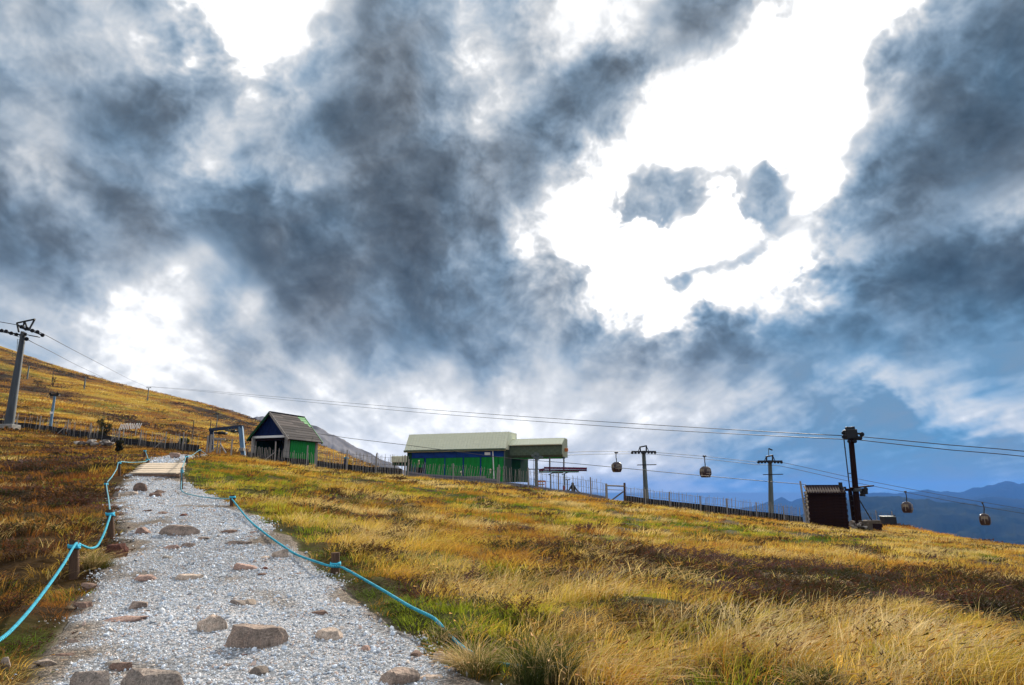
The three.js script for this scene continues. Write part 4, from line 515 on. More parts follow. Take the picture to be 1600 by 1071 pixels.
cable('tow_cable', [[-40, 512, 56], [4, 519, 57], [38, 529, 57], [48, 534, 57.5], [80, 550, 75], [120, 571, 115], [160, 590, 180], [196, 608, 240]], 0.027, 'lower cable running from the tall left pylon down to the hill');
cable('power_line', [[496, 678, 64], [545, 685, 63], [590, 690.5, 61], [640, 696.5, 59], [720, 707, 56], [800, 717, 53.5], [890, 724, 51.5], [980, 732.5, 50], [1080, 742, 48.6], [1180, 751, 47], [1260, 757.5, 46]], 0.02, 'single dark line sagging from the green hut to the brown shed');

// small grey stones bedded in the gravel
{ const r = rng(61), protos = [0, 1, 2].map((i) => rockGeo(700 + i, 1, 0.55, 0.75, 3)); const used = []; for (let i = 0; i < 38; i++) { const d = 5 + 15 * r() ** 1.3, [l, rr] = pathEdges(d), x = lerp(l + 0.15, rr - 0.1, r()), z = -d, s = 0.035 + r() * r() * 0.07, tone = [4, 6, 2, 3, 6, 1][Math.floor(r() * 6)], k = mesh('small_stone', protos[i % 3], graniteMats[tone]); k.position.set(x, ground(x, z) + 0.05 + s * 0.12, z); k.scale.set(s, s, s); k.rotation.y = r() * 6.28; const ti = [4, 6, 2, 3, 1].indexOf(tone), what = ['grey', 'pale grey', 'cream', 'dark brown', 'pink'][ti]; tag(k, 'small flat ' + what + ' stone bedded in the gravel of the path', 'stone', 'small ' + what + ' stones bedded in the gravel'); } }
// ---------------------------------------------------------------- the green hut
{
  const z = 60, k = z / 65, b = at(447, 720, z), A = degToRad(-21.5), g = base('timber_hut', b, A), W = 4.25 * k, Lh = 4.55 * k, eave = 2.25 * k, top = 4.55 * k, cx = -W / 2, over = 0.28;   // local origin: the front right corner, +z is the gable's outward side
  g.position.y = ground(b.x, b.z) ; const drop = at(447, 681.5, z).y - (g.position.y + eave); const up = drop; const E = eave + up, Tp = top + up;
  const posts = []; for (const x of [-W + 0.12, -0.15]) for (const zz of [-0.15, -Lh + 0.15]) posts.push([x, zz]);
  for (const [x, zz] of posts) mesh('corner_post', rbox(0.34, E + 1, 0.34, x, E / 2 - 0.5, zz, 0.02), MAT.concrete, g);
  mesh('back_wall', box(W - 0.3, E + 0.6, 0.1, cx, E / 2 - 0.3, -Lh + 0.1), MAT.darkGreen, g); mesh('side_wall', box(0.1, E + 0.6, Lh - 0.3, -W + 0.06, E / 2 - 0.3, -Lh / 2), MAT.darkGreen, g);
  mesh('floor', box(W, 0.2, Lh, cx, 0.05, -Lh / 2), MAT.concrete, g);
  // blue gable of upright boards
  const n = 13, bw = W / n; for (let i = 0; i < n; i++) { const x0 = -W + i * bw + 0.008, x1 = x0 + bw - 0.016, y = (x) => E + (Tp - E - 0.12) * (1 - Math.abs(x - cx) / (W / 2)); const mid = (x0 < cx && x1 > cx); const pts = [[x0, E], [x1, E], [x1, Math.max(E + 0.01, y(x1))]]; if (mid) pts.push([cx, y(cx)]); pts.push([x0, Math.max(E + 0.01, y(x0))]); mesh('gable_board', prism(pts, 0.03).translate(0, 0, -0.06 + (i % 3) * 0.006), MAT.navy, g); }
  mesh('back_gable', prism([[-W, E], [0, E], [cx, Tp - 0.1]], 0.05).translate(0, 0, -Lh + 0.08), MAT.darkGreen, g);
  mesh('white_lintel', rbox(W + 0.1, 0.2, 0.08, cx - 0.02, E - 0.02, 0.02, 0.01), MAT.white, g);
  mesh('dark_beam', box(W - 0.4, 0.18, 0.14, cx, E - 0.25, -0.2), MAT.brownDark, g);
  // side of green boards between the posts
  const m = 11, dw = (Lh - 0.8) / m; for (let i = 0; i < m; i++) mesh('side_board', box(0.04, E - 0.05 + 0.3, dw - 0.014, 0.02 + (i % 2) * 0.006, E / 2 - 0.2, -0.38 - (i + 0.5) * dw), MAT.green, g);
  mesh('side_lining', box(0.06, E + 0.3, Lh - 0.6, -0.09, E / 2 - 0.2, -Lh / 2), MAT.darkGreen, g); mesh('eave_beam', box(0.12, 0.16, Lh, 0.0, E - 0.06, -Lh / 2), MAT.brownDark, g);
  // roof: courses of weathered boards, a patch of old green paint left near the ridge
  const slopeL = Math.hypot(W / 2 + 0.3, Tp - E + (0.3 * (Tp - E) / (W / 2))), ang = Math.atan2(Tp - E, W / 2), rows = 10, r = rng(12), shingle = [mat(0.145, 0.137, 0.138, 0.95, 0, { map: grainMap }), mat(0.11, 0.104, 0.106, 0.95, 0, { map: grainMap }), mat(0.19, 0.172, 0.17, 0.95, 0, { map: grainMap })];
  for (const s of [1, -1]) { for (let i = 0; i < rows; i++) { const d = (i + 0.5) * slopeL / rows, x = cx + s * d * Math.cos(ang), y = Tp - d * Math.sin(ang) + 0.05, greenLen = s > 0 && i < 4 ? [1.15, 1.05, 0.75, 0.35][i] * k : 0, l = Lh + over * 2 - greenLen, w = slopeL / rows + 0.05;
      const parts = r() < 0.6 ? [0.35 + r() * 0.3] : []; let z0 = over; for (const f of [...parts, 1]) { const zEnd = over - l * f; mesh('roof_board', box(w, 0.03, z0 - zEnd - 0.01, x, y, (z0 + zEnd) / 2, 0, 0, -s * (ang - 0.05)), shingle[Math.floor(r() * 3)], g); z0 = zEnd; }
      if (greenLen) tag(mesh('roof_board', box(w, 0.03, greenLen, x, y, over - l - greenLen / 2, 0, 0, -s * (ang - 0.05)), MAT.green, g), 'roof board with green paint left on it'); }
    for (const zz of [over, -Lh - over]) mesh('barge_board', box(slopeL, 0.2, 0.05, cx + s * slopeL / 2 * Math.cos(ang), Tp - slopeL / 2 * Math.sin(ang) - 0.03, zz + (zz > 0 ? 0.03 : -0.03), 0, 0, -s * ang), zz > 0 ? (s > 0 ? MAT.greyWood : MAT.darkGreen) : MAT.green, g);
    mesh('roof_lining', box(slopeL - 0.05, 0.04, Lh + over * 1.8, cx + s * slopeL / 2 * Math.cos(ang), Tp - slopeL / 2 * Math.sin(ang) - 0.02, -Lh / 2, 0, 0, -s * ang), MAT.brownDark, g); }
  mesh('ridge_board', box(0.2, 0.06, Lh + over * 2, cx, Tp + 0.07, -Lh / 2), shingle[1], g);
  tag(g, 'small steep roofed hut with a blue gable and green boarded side', 'hut');
}
// ---------------------------------------------------------------- blue arch of the tow's turning station
{
  const z = 52, b = on(350, 712, z), g = base('tow_arch', b), m = z / FOCAL, T = (px, py, dz = 0) => at(px, py, z + dz).sub(b);
  mesh('leg', beam(T(376, 667), T(380, 714), 4.6 * m, 0.3), MAT.bluishSteel, g); mesh('leg', beam(T(331, 671, 1), T(330, 714, 1), 3.6 * m, 0.28), MAT.deepBlueSteel, g);
  mesh('cross_beam', beam(T(328, 672, 1), T(379, 667), 0.3, 4.4 * m), MAT.deepBlueSteel, g); mesh('leg_foot', rbox(7 * m, 0.25, 0.5, T(379, 703).x, T(379, 703).y, 0.1, 0.03), MAT.concrete, g);
  mesh('bullwheel', [wheel(T(343, 677, 0.6), 0.42, 0.1, V(0, 1, 0)), wheel(T(343, 677, 0.6), 0.12, 0.24, V(0, 1, 0))], MAT.darkSteel, g);
  mesh('motor_housing', [rbox(8 * m, 3.5 * m, 0.5, T(348, 677).x, T(348, 677).y, -0.2, 0.05), rbox(6 * m, 4 * m, 0.5, T(363, 674).x, T(363, 674).y, -0.2, 0.05)], MAT.darkSteel, g);
  mesh('tension_bar', [bar(T(352, 673, 0.2), T(374, 675, 0.2), 0.06, 0.06, 6), bar(T(346, 675, 0.2), T(352, 679, 0.2), 0.08, 0.08, 6)], MAT.steel, g);
  for (const x of [356, 361, 366, 371]) mesh('hanger', bar(T(x, 670), T(x + 1, 675), 0.05, 0.04, 5), MAT.greySteel, g);
  tag(g, 'blue steel arch with a wheel and motor hung under its beam', 'lift station');
}
// ---------------------------------------------------------------- the gondola station
{
  const z = 112, lp = at(635, 745, z + 3), g = base('gondola_station', lp, degToRad(-19)), s = z / FOCAL, c = Math.cos(degToRad(19)); g.position.y = ground(lp.x, lp.z) - 0.3;
  const Y = (py, zz = z + 3) => at(635, py, zz).y - g.position.y, E = Y(704.5), Tp = Y(680), W = 17.2, D = 5, sl = 1.5;   // front wall along +x, its outward side +z
  mesh('wall', [box(W, E, 0.3, W / 2, E / 2, -0.15), box(0.3, E, D, 0.15, E / 2, -D / 2), box(0.3, E, D - 0.6, W - 0.15, E / 2, -D / 2 ), box(W, E, 0.3, W / 2, E / 2, -D)], MAT.darkGreen, g);
  const band = 1.15; for (let i = 0; i < 4; i++) mesh('blue_panel', box(4.0, band, 0.06, 0.8 + 0.1 + 2 + i * 4.06, E - band / 2 - 0.12, 0.035), MAT.blue, g);
  const gp = [[3.5, 6.85], [7.0, 10.05], [10.3, 13.05], [13.3, 16.1]]; for (const [a, d] of gp) for (let i = 0; i < 3; i++) { const w = (d - a) / 3; mesh('green_panel', box(w - 0.03, E - band - 0.3, 0.06, a + w * (i + 0.5), (E - band) / 2 - 0.05, 0.03), MAT.green, g); }
  mesh('green_panel', box(2.2, 1.4, 0.05, 2.0, E - band - 0.9, 0.03), MAT.green, g);
  for (const x of [3.4, 6.93, 10.18, 13.18]) mesh('mullion', box(0.16, E - band, 0.12, x, (E - band) / 2, 0.06), MAT.blue, g);
  mesh('door', box(1.5, 2.3, 0.08, 2.6, 1.15, 0.05), MAT.black, g); for (const x of [1.0, 1.6, 3.05]) mesh('door_frame', box(0.1, 2.9, 0.12, x, 1.45, 0.08), MAT.bluishSteel, g);
  mesh('corner_panel', box(0.85, E, 0.05, 16.65, E / 2, 0.03), MAT.green, g); mesh('corner_trim', box(0.14, E, 0.14, W + 0.02, E / 2, 0.05), MAT.greySteel, g);
  mesh('downpipe', bar(V(15.55, 0.2, 0.2), V(15.3, E - 0.3, 0.2), 0.09, 0.09, 8), MAT.white, g); mesh('white_sign', box(0.95, 0.42, 0.06, 14.35, E - 0.75, 0.1), MAT.white, g);
  for (const [x, y] of [[2.35, E - band - 0.6], [9.9, 1.6], [14.9, 1.9]]) mesh('wall_lamp', [new THREE.SphereGeometry(0.17, 10, 8).translate(x, y, 0.25), box(0.1, 0.5, 0.1, x, y - 0.3, 0.14)], mat(0.8, 0.72, 0.5, 0.4), g);
  // steep cream roof face with standing seams
  const roofAng = Math.atan2(Tp - E, sl), rl = Math.hypot(Tp - E, sl) + 0.5, cy = (E + Tp) / 2 - 0.1, cz = -sl / 2 + 0.35;
  mesh('roof', [box(W + 0.7, rl, 0.16, W / 2, cy, cz, -(Math.PI / 2 - roofAng)), box(W + 0.7, 0.16, D - sl + 0.2, W / 2, Tp + 0.06, -sl - (D - sl) / 2)], MAT.cream, g);
  const seams = []; for (let i = 0; i <= 34; i++) seams.push(box(0.05, rl, 0.05, -0.3 + i * (W + 0.6) / 34, cy + 0.06, cz + 0.09, -(Math.PI / 2 - roofAng))); const sm = mesh('roof_seams', seams, MAT.cream, g); sm.userData.kind = 'stuff';
  mesh('eave_gutter', box(W + 0.7, 0.22, 0.25, W / 2, E - 0.12, 0.55), MAT.olive, g); mesh('soffit', box(W, 0.1, 0.7, W / 2, E - 0.02, 0.2), MAT.darkGreen, g); mesh('end_cap', prism([[-0.5, E - 0.15], [sl - 0.4, Tp], [5, Tp], [5, E - 0.15]], 0.12).rotateY(Math.PI / 2).translate(-0.32, 0, 0), MAT.cream, g); mesh('end_cap', prism([[-0.5, E - 0.15], [sl - 0.4, Tp], [5, Tp], [5, E - 0.15]], 0.12).rotateY(Math.PI / 2).translate(W + 0.25, 0, 0), MAT.cream, g);
  // canopy over the cabins
  const cw = 8.7, x0 = W + 0.4, ce = Y(697.5, z), ct = Y(687.5, z), cb = Y(716.5, z), zf = -1.2;
  const wingMat = MAT.cream; mesh('canopy_roof', [box(cw, Math.hypot(ct - ce, 1.6) + 0.1, 0.14, x0 + cw / 2, (ce + ct) / 2, zf - 0.8, -Math.atan2(1.6, ct - ce)), box(cw, 0.14, 1.8, x0 + cw / 2, ct, zf - 2.4)], wingMat, g);
  const cs = []; for (let i = 0; i <= 16; i++) cs.push(box(0.05, Math.hypot(ct - ce, 1.6), 0.05, x0 + i * cw / 16, (ce + ct) / 2 + 0.05, zf - 0.72, -Math.atan2(1.6, ct - ce))); mesh('canopy_seams', cs, wingMat, g).userData.kind = 'stuff';
  mesh('canopy_face', prism([[0, ce], [0, cb + 0.35], [-0.35, cb], [-3, cb], [-3, ct - 0.1], [-1.6, ct - 0.1]].map(([a, y]) => [-a, y]), cw - 0.1).rotateY(Math.PI / 2).translate(x0 + 0.05, 0, zf), MAT.olive, g);
  mesh('canopy_eave', rbox(cw + 0.1, 0.22, 0.3, x0 + cw / 2, ce + 0.02, zf + 0.14, 0.08), wingMat, g); mesh('canopy_underside', box(cw - 0.5, 0.12, 2.4, x0 + cw / 2, cb - 0.08, zf - 1.6), MAT.green, g);
  mesh('canopy_end', prism([[0, ce - 0.1], [0.2, cb + 0.5], [-0.3, cb], [-3, cb], [-3, ct - 0.1], [-1.6, ct - 0.05]].map(([a, y]) => [-a, y]), 0.12).rotateY(Math.PI / 2).translate(x0 + cw, 0, zf), mat(0.30, 0.34, 0.25, 0.6), g);
  mesh('cable_guide', rbox(0.5, 0.55, 0.4, x0 + cw + 0.45, (ce + cb) / 2 + 0.15, zf - 1, 0.06), MAT.orange, g);
  mesh('set_back_wall', [box(1.4, cb, 0.3, x0 + 0.7, cb / 2, zf - 1.2), box(0.3, cb, 4, x0 + 1.4, cb / 2, zf - 3)], MAT.darkGreen, g);
  mesh('base_wall', [box(10, 0.9, 0.3, 9.5, 0.45, 1.2)], MAT.concrete, g);
  tag(g, 'large gondola station hall with pale sloping roof, blue band and green panels', 'building');
  // low shelter behind on the left
  const p = at(616, 728, 124), q = base('shelter', p, degToRad(-19)); q.position.y = ground(p.x, p.z); const sh = at(616, 713, 124).y - q.position.y, s2 = at(616, 723, 124).y - q.position.y; mesh('roof', rbox(3.2, sh - s2, 4, 0.9, (sh + s2) / 2, -2, 0.1), MAT.cream, q); mesh('fascia', box(2.9, 0.5, 3.4, 0.9, s2 - 0.25, -2), MAT.darkGreen, q); for (const x of [-0.3, 2.2]) mesh('post', bar(V(x, -0.3, -0.6), V(x, s2, -0.6), 0.1, 0.1, 8), MAT.greySteel, q); tag(q, 'low cream roofed shelter at the left end of the station hall', 'shelter');
}
{ // maroon platform hung under the canopy's free end
  const z = 96, b = on(880, 772, z), g = base('lift_platform', b), m = z / FOCAL, T = (px, py, dz = 0) => at(px, py, z + dz).sub(b);
  mesh('side_panel', beam(T(850, 731.5), T(917, 732.5), 0.25, 3.0 * m), MAT.maroon, g); mesh('side_panel', beam(T(850, 735), T(917, 735.5), 0.22, 2.4 * m), mat(0.05, 0.012, 0.025, 0.6), g); mesh('side_panel', beam(T(842, 735.5, 0.2), T(851, 734, 0.2), 0.25, 4 * m), MAT.maroon, g);
  mesh('floor', beam(T(842, 738, 0.6), T(904, 737.5, 0.6), 1.4, 2.0 * m), mat(0.10, 0.20, 0.17, 0.6), g);
  for (const x of [859, 881]) mesh('support', beam(T(x, 714, 1), T(x, 738, 1), 2.2 * m, 0.2), MAT.steel, g);
  mesh('bracket', [beam(T(857, 742), T(868, 738), 0.1, 0.12), beam(T(878, 742), T(889, 738), 0.1, 0.12), beam(T(864, 739.5), T(880, 739.5), 0.1, 0.1)], MAT.darkSteel, g); mesh('rod', bar(T(824, 733.5), T(842, 733.5), 0.07, 0.07, 6), MAT.darkSteel, g);
  for (const x of [857, 879]) mesh('column', bar(T(x + 3, 741, 1.2), V(T(x + 3, 741, 1.2).x, -0.3, -1.2), 0.09, 0.09, 8), MAT.greySteel, g);
  tag(g, 'long maroon sided platform on posts under the end of the canopy', 'platform');
}
{ const z = 60, T = (px, py) => at(px, py, z), m = z / FOCAL; // small things behind the fence
  let b = on(845, 774, z), g = base('orange_frame', b); for (const x of [841, 844, 848, 852]) mesh('post', bar(V(T(x, 768).x - b.x, -0.2, 0), V(T(x, 751).x - b.x, T(x, 751.5).y - b.y, 0), 0.04, 0.04, 6), MAT.orange, g); mesh('board', box(11 * m, 2.4 * m, 0.06, T(846.5, 753).x - b.x, T(846.5, 752.5).y - b.y, 0.05), MAT.orange, g); mesh('board', box(9 * m, 1.6 * m, 0.06, T(846, 757).x - b.x, T(846, 757.5).y - b.y, 0.05), mat(0.35, 0.25, 0.2), g); tag(g, 'small orange framed board behind the fence under the canopy', 'frame');
  b = on(887, 779, z); g = base('signpost', b); mesh('post', bar(V(0, -0.2, 0), V(0, T(887, 751).y - b.y, 0), 0.06, 0.05, 6), MAT.darkSteel, g); mesh('arm', [box(5 * m, 1.3 * m, 0.06, 0.12, T(887, 750).y - b.y, 0, 0, 0, 0.12), box(2.2 * m, 1.6 * m, 0.06, -0.1, T(887, 750).y - b.y, 0)], MAT.darkSteel, g); tag(g, 'dark T shaped signpost behind the fence below the maroon platform', 'signpost');
  b = on(881.5, 777, z); g = base('marker_drum', b); mesh('drum', new THREE.CylinderGeometry(0.1, 0.11, 1, 12).translate(0, T(882, 764).y - b.y - 0.3, 0), mat(0.25, 0.03, 0.05, 0.6), g); mesh('cap', new THREE.SphereGeometry(0.1, 10, 6).translate(0, T(882, 764).y - b.y + 0.2, 0), MAT.darkSteel, g); tag(g, 'dark red marker beside the T shaped signpost', 'marker');
  // a figure bending forward behind the fence
  b = on(895, 780, z); const top = T(896, 754.5).y - b.y, J = [[V(0, 0, 0), V(0.02, top * 0.27, 0.05), .07, .085], [V(0.22, 0, 0.1), V(0.2, top * 0.27, 0.12), .07, .085], [V(0.02, top * 0.27, 0.05), V(0.06, top * 0.52, 0), .09, .12], [V(0.2, top * 0.27, 0.12), V(0.12, top * 0.52, 0.02), .09, .12], [V(0.09, top * 0.52, 0), V(0.02, top * 0.82, 0.0), .16, .18], [V(0.02, top * 0.82, 0), V(0.02, top * 0.88, 0), .08, .07], [V(-0.14, top * 0.80, 0), V(-0.34, top * 0.62, 0.05), .07, .055], [V(-0.34, top * 0.62, 0.05), V(-0.5, top * 0.66, 0.1), .05, .045], [V(0.18, top * 0.80, 0), V(0.4, top * 0.62, 0.05), .07, .055], [V(0.4, top * 0.62, 0.05), V(0.6, top * 0.55, 0.1), .05, .045], [V(0.02, top * 0.9, 0), V(0.02, top * 0.96, 0), .1, .095]];
  const res = 72, S = top * 0.6, mc = new MarchingCubes(res, new THREE.MeshStandardMaterial(), false, false, 60000); mc.isolation = 0; const p = V(0, 0, 0), ab = V(0, 0, 0), ap = V(0, 0, 0);
  for (let k = 0; k < res; k++) for (let j = 0; j < res; j++) for (let i = 0; i < res; i++) { p.set((i / (res / 2) - 1) * S, (j / (res / 2) - 1) * S + top / 2, (k / (res / 2) - 1) * S); let d = 9; for (const [a, c, r0, r1] of J) { ab.subVectors(c, a); ap.subVectors(p, a); const t = clamp(ap.dot(ab) / ab.lengthSq(), 0, 1), q = ap.addScaledVector(ab, -t).length() - lerp(r0, r1, t), h = clamp(0.5 + 0.5 * (d - q) / 0.06, 0, 1); d = lerp(d, q, h) - 0.06 * h * (1 - h); } mc.field[i + j * res + k * res * res] = -d; }
  mc.update(); const body = new THREE.BufferGeometry(); body.setAttribute('position', new THREE.BufferAttribute(mc.positionArray.slice(0, mc.count * 3).map((v, i) => v * S + (i % 3 === 1 ? top / 2 : 0)), 3)); body.setAttribute('normal', new THREE.BufferAttribute(mc.normalArray.slice(0, mc.count * 3), 3));
  g = base('person', b); mesh('body', body, mat(0.02, 0.025, 0.035, 0.9), g); mesh('helmet', new THREE.SphereGeometry(0.125, 14, 8, 0, 6.3, 0, 1.8).translate(0.02, top * 0.945, 0), mat(0.01, 0.02, 0.03, 0.5), g); tag(g, 'person in dark clothing and dark headgear behind the fence under the maroon platform', 'person');
  b = on(900, 781, z - 0.6); g = base('bicycle', b); const R = 0.33, wy = R + (T(900, 766).y - b.y - 0.55); for (const x of [-0.5, 0.5]) mesh('wheel', new THREE.TorusGeometry(R, 0.035, 8, 24).translate(x, R, 0), MAT.rubber, g); mesh('frame', [bar(V(-0.5, R, 0), V(-0.1, R, 0), .03, .03, 6), bar(V(-0.1, R, 0), V(-0.22, 0.85, 0), .03, .03, 6), bar(V(-0.1, R, 0), V(0.38, 0.85, 0), .03, .03, 6), bar(V(-0.2, 0.8, 0), V(0.38, 0.88, 0), .03, .03, 6), bar(V(-0.5, R, 0), V(-0.2, 0.8, 0), .025, .025, 6)], MAT.darkSteel, g); mesh('fork', bar(V(0.5, R, 0), V(0.36, 1.0, 0), .028, .028, 6), MAT.darkSteel, g); mesh('handlebar', bar(V(0.36, 1.02, -0.3), V(0.36, 1.02, 0.3), .02, .02, 6), MAT.darkSteel, g); mesh('saddle', rbox(0.26, 0.06, 0.12, -0.24, 0.9, 0, 0.02), MAT.rubber, g); tag(g, 'dark bicycle standing by the person behind the fence', 'bicycle');
  // yellow and blue machine by the fence near the hut
  const zz = 50; b = on(541, 737, zz); g = base('small_machine', b); const mm = zz / FOCAL, yy = at(541, 714, zz).y - b.y; mesh('cover', new THREE.SphereGeometry(4.6 * mm, 16, 8, 0, 6.3, 0, 1.5).scale(1, 0.75, 1).translate(-0.06, yy - 3.4 * mm, 0), MAT.teal, g); mesh('body', rbox(5 * mm, 8 * mm, 0.3, 2.5 * mm, yy - 8 * mm, 0, 0.04), MAT.yellow, g); mesh('side_box', rbox(4 * mm, 5 * mm, 0.28, 6.5 * mm, yy - 6 * mm, -0.05, 0.04), mat(0.6, 0.42, 0.12, 0.6), g); mesh('dark_panel', rbox(4 * mm, 11 * mm, 0.28, -2 * mm, yy - 9.5 * mm, 0, 0.04), MAT.deepBlueSteel, g); mesh('leg', [bar(V(-0.15, -0.1, 0), V(-0.15, yy - 9 * mm, 0), .04, .04, 6), bar(V(0.2, -0.1, 0), V(0.2, yy - 9 * mm, 0), .04, .04, 6)], MAT.darkSteel, g); tag(g, 'small yellow machine with a blue domed cover behind the paling fence', 'machine');
}
// ---------------------------------------------------------------- the brown shed on the right
{
  const z = 43, b = on(1268, 823, z), g = base('log_shed', b, degToRad(-18)), m = z / FOCAL, W = 50 * m, H = at(1268, 771, z).y - b.y, T0 = at(1268, 760, z).y - b.y, D = 2.2; g.position.y = ground(b.x, b.z);
  const n = 14, h = (H + 0.5) / n; for (let i = 0; i < n; i++) { const y = -0.4 + (i + 0.5) * h, o = (i % 2) * 0.07; mesh('log', rbox(W + 0.12 + o, h - 0.008, 0.12, W / 2, y, 0, 0.012), MAT.brownDark, g); mesh('log_end', box(0.10, h * 0.62, h * 0.62, -0.10 - o * 0.5, y, 0.06), MAT.paleWood, g); mesh('side_log', new THREE.CylinderGeometry(h * 0.5, h * 0.5, D, 8).rotateX(Math.PI / 2).translate(0, y + h * 0.1, -D / 2), MAT.oldWood, g); mesh('side_log', new THREE.CylinderGeometry(h * 0.5, h * 0.5, D, 8).rotateX(Math.PI / 2).translate(W, y + h * 0.1, -D / 2), MAT.brownDark, g); }
  mesh('back_wall', box(W, H, 0.1, W / 2, H / 2, -D), MAT.brownDark, g);
  // corrugated roof pitched to the front
  const roof = new THREE.PlaneGeometry(W + 0.12, 1.3, 160, 6), p = roof.attributes.position; for (let i = 0; i < p.count; i++) p.setZ(i, Math.sin(p.getX(i) * 42) * 0.022); roof.computeVertexNormals(); roof.rotateX(-Math.PI / 2 + Math.atan2(T0 - H, 1.1)); mesh('roof', roof.translate(W / 2, (H + T0) / 2 + 0.04, -0.42), mat(0.030, 0.018, 0.018, 0.8, 0, { side: THREE.DoubleSide }), g); mesh('roof_edge', box(W + 0.1, 0.05, 0.06, W / 2, H - 0.03, 0.16), MAT.brownDark, g); mesh('rear_roof', box(W + 0.1, 0.05, 1.4, W / 2, T0 - 0.12, -1.75, 0.2), MAT.brownDark, g); mesh('gable', prism([[0.05, H], [D, H - 0.1], [1.05, T0]], 0.08).rotateY(Math.PI / 2).translate(0, 0, 0), MAT.oldWood, g); mesh('ridge_cap', box(W + 0.1, 0.06, 0.18, W / 2, T0 + 0.05, -1.0), MAT.brownDark, g);
  mesh('chimney_stub', [box(0.2, 0.35, 0.2, W - 0.1, T0 + 0.05, -0.5), box(0.12, 0.12, 0.3, W + 0.1, T0 - 0.1, -0.3)], MAT.darkSteel, g);
  mesh('line_post', bar(V(-0.18, -0.3, -0.3), V(-0.38, at(1260, 752, z).y - b.y, -0.3), 0.06, 0.055, 8), MAT.greyWood, g);
  tag(g, 'dark brown log shed with corrugated roof and pale notched log ends', 'shed');
  const c = on(1389, 820, 74), q = base('storage_box', c); const k = 74 / FOCAL, hy = at(1389, 808, 74).y - c.y; mesh('box', rbox(18 * k, hy + 0.2, 1, 0, hy / 2 - 0.1, 0, 0.03), MAT.darkSteel, q); mesh('lid', rbox(17 * k, 0.12, 1.05, -0.1, hy + 0.02, 0, 0.03), MAT.greySteel, q); mesh('side_rail', box(0.12, hy + 0.3, 0.3, 9.5 * k, hy / 2, 0), MAT.brownDark, q); tag(q, 'low dark box with a grey lid on the moor right of the leaning pylon', 'box');
  const d = on(1364, 823, 66), e = base('timber_stack', d), kk = 66 / FOCAL, dy = at(1364, 813, 66).y - d.y; for (let i = 0; i < 3; i++) mesh('beam', rbox(24 * kk, dy / 3, 0.4, (i % 2) * 0.1, dy * (i + 0.5) / 3, 0, 0.02, 0, 0, -0.03), i < 2 ? MAT.brownDark : MAT.oldWood, e); tag(e, 'low stack of dark timber with a pale top beam behind the leaning pylon', 'timber stack');
}
// ---------------------------------------------------------------- grass, heather, chippings
function tuft(seed, n, o) {
  const r = rng(seed * 131 + 7), pos = [], col = [], idx = [], side = V(0, 0, 0);
  for (let b = 0; b < n; b++) {
    const a = r() * 6.2832, d = Math.sqrt(r()) * o.radius, x0 = Math.cos(a) * d, z0 = Math.sin(a) * d, out = a + (r() - .5) * 1.6, h = o.h * (0.55 + r() * 0.6), bend = o.bend * (0.3 + r()), wind = o.wind * (0.6 + r() * 0.8), dx = Math.cos(out) * bend + wind, dz = Math.sin(out) * bend + wind * 0.25, w = o.w * (0.7 + r() * 0.6), turn = r() * 3.1416, wx = Math.cos(turn) * w / 2, wz = Math.sin(turn) * w / 2, s = o.segs, k0 = pos.length / 3, tone = 0.72 + r() * 0.56, hue = (r() - 0.5) * 0.22;
    const c = [tone * (1 + hue * 0.4), tone, tone * (1 - hue)], P = (t) => [x0 + dx * h * t * t, h * (t - 0.32 * Math.min(1.4, Math.hypot(dx, dz)) * t * t), z0 + dz * h * t * t];
    for (let i = 0; i <= s; i++) { const t = i / s, p = P(t), q = i === s ? 0 : 1 - 0.55 * t; if (i === s) { pos.push(...p); col.push(...c); } else { pos.push(p[0] - wx * q, p[1], p[2] - wz * q, p[0] + wx * q, p[1], p[2] + wz * q); col.push(...c, ...c); } if (i > 0) { const k = k0 + (i - 1) * 2; if (i === s) idx.push(k, k + 1, k + 2); else idx.push(k, k + 1, k + 2, k + 1, k + 3, k + 2); } }
    if (o.seeds && r() < o.seeds * 1.6) { const p = P(1), q = P(0.86), e = pos.length / 3, L = o.w * 0.7; pos.push(...q, p[0] + L, (p[1] + q[1]) / 2, p[2], ...p, p[0] - L * 0.6, (p[1] + q[1]) / 2, p[2] + L); for (let i = 0; i < 4; i++) col.push(c[0] * 0.95, c[1] * 0.8, c[2] * 0.75); idx.push(e, e + 1, e + 2, e, e + 2, e + 3); }
    if (o.sprigs) for (let i = 0; i < o.sprigs; i++) { const t = 0.3 + 0.7 * r(), p = P(t), e = pos.length / 3, u = r() * 6.28, L = o.h * (0.10 + r() * 0.12), m = o.w * 1.6; pos.push(p[0] - m, p[1], p[2], p[0] + m, p[1], p[2], p[0] + Math.cos(u) * L, p[1] + L * 0.7, p[2] + Math.sin(u) * L); const bloom = r() < 0.25 ? [1.35, 1.0, 1.35] : [1, 1, 1]; for (let q = 0; q < 3; q++) col.push(c[0] * bloom[0], c[1] * bloom[1], c[2] * bloom[2]); idx.push(e, e + 1, e + 2); }
  }
  const g = new THREE.BufferGeometry(); g.setAttribute('position', new THREE.Float32BufferAttribute(pos, 3)); g.setAttribute('color', new THREE.Float32BufferAttribute(col, 3)); g.setIndex(idx); g.computeVertexNormals(); return g;
}
const bladeMat = new THREE.MeshPhysicalMaterial({ vertexColors: true, roughness: 0.95, transmission: 0.42, thickness: 0, side: THREE.DoubleSide, specularIntensity: 0.25 });
const KINDS = ['straw_grass', 'rust_grass', 'green_grass', 'heather', 'matted_straw'];
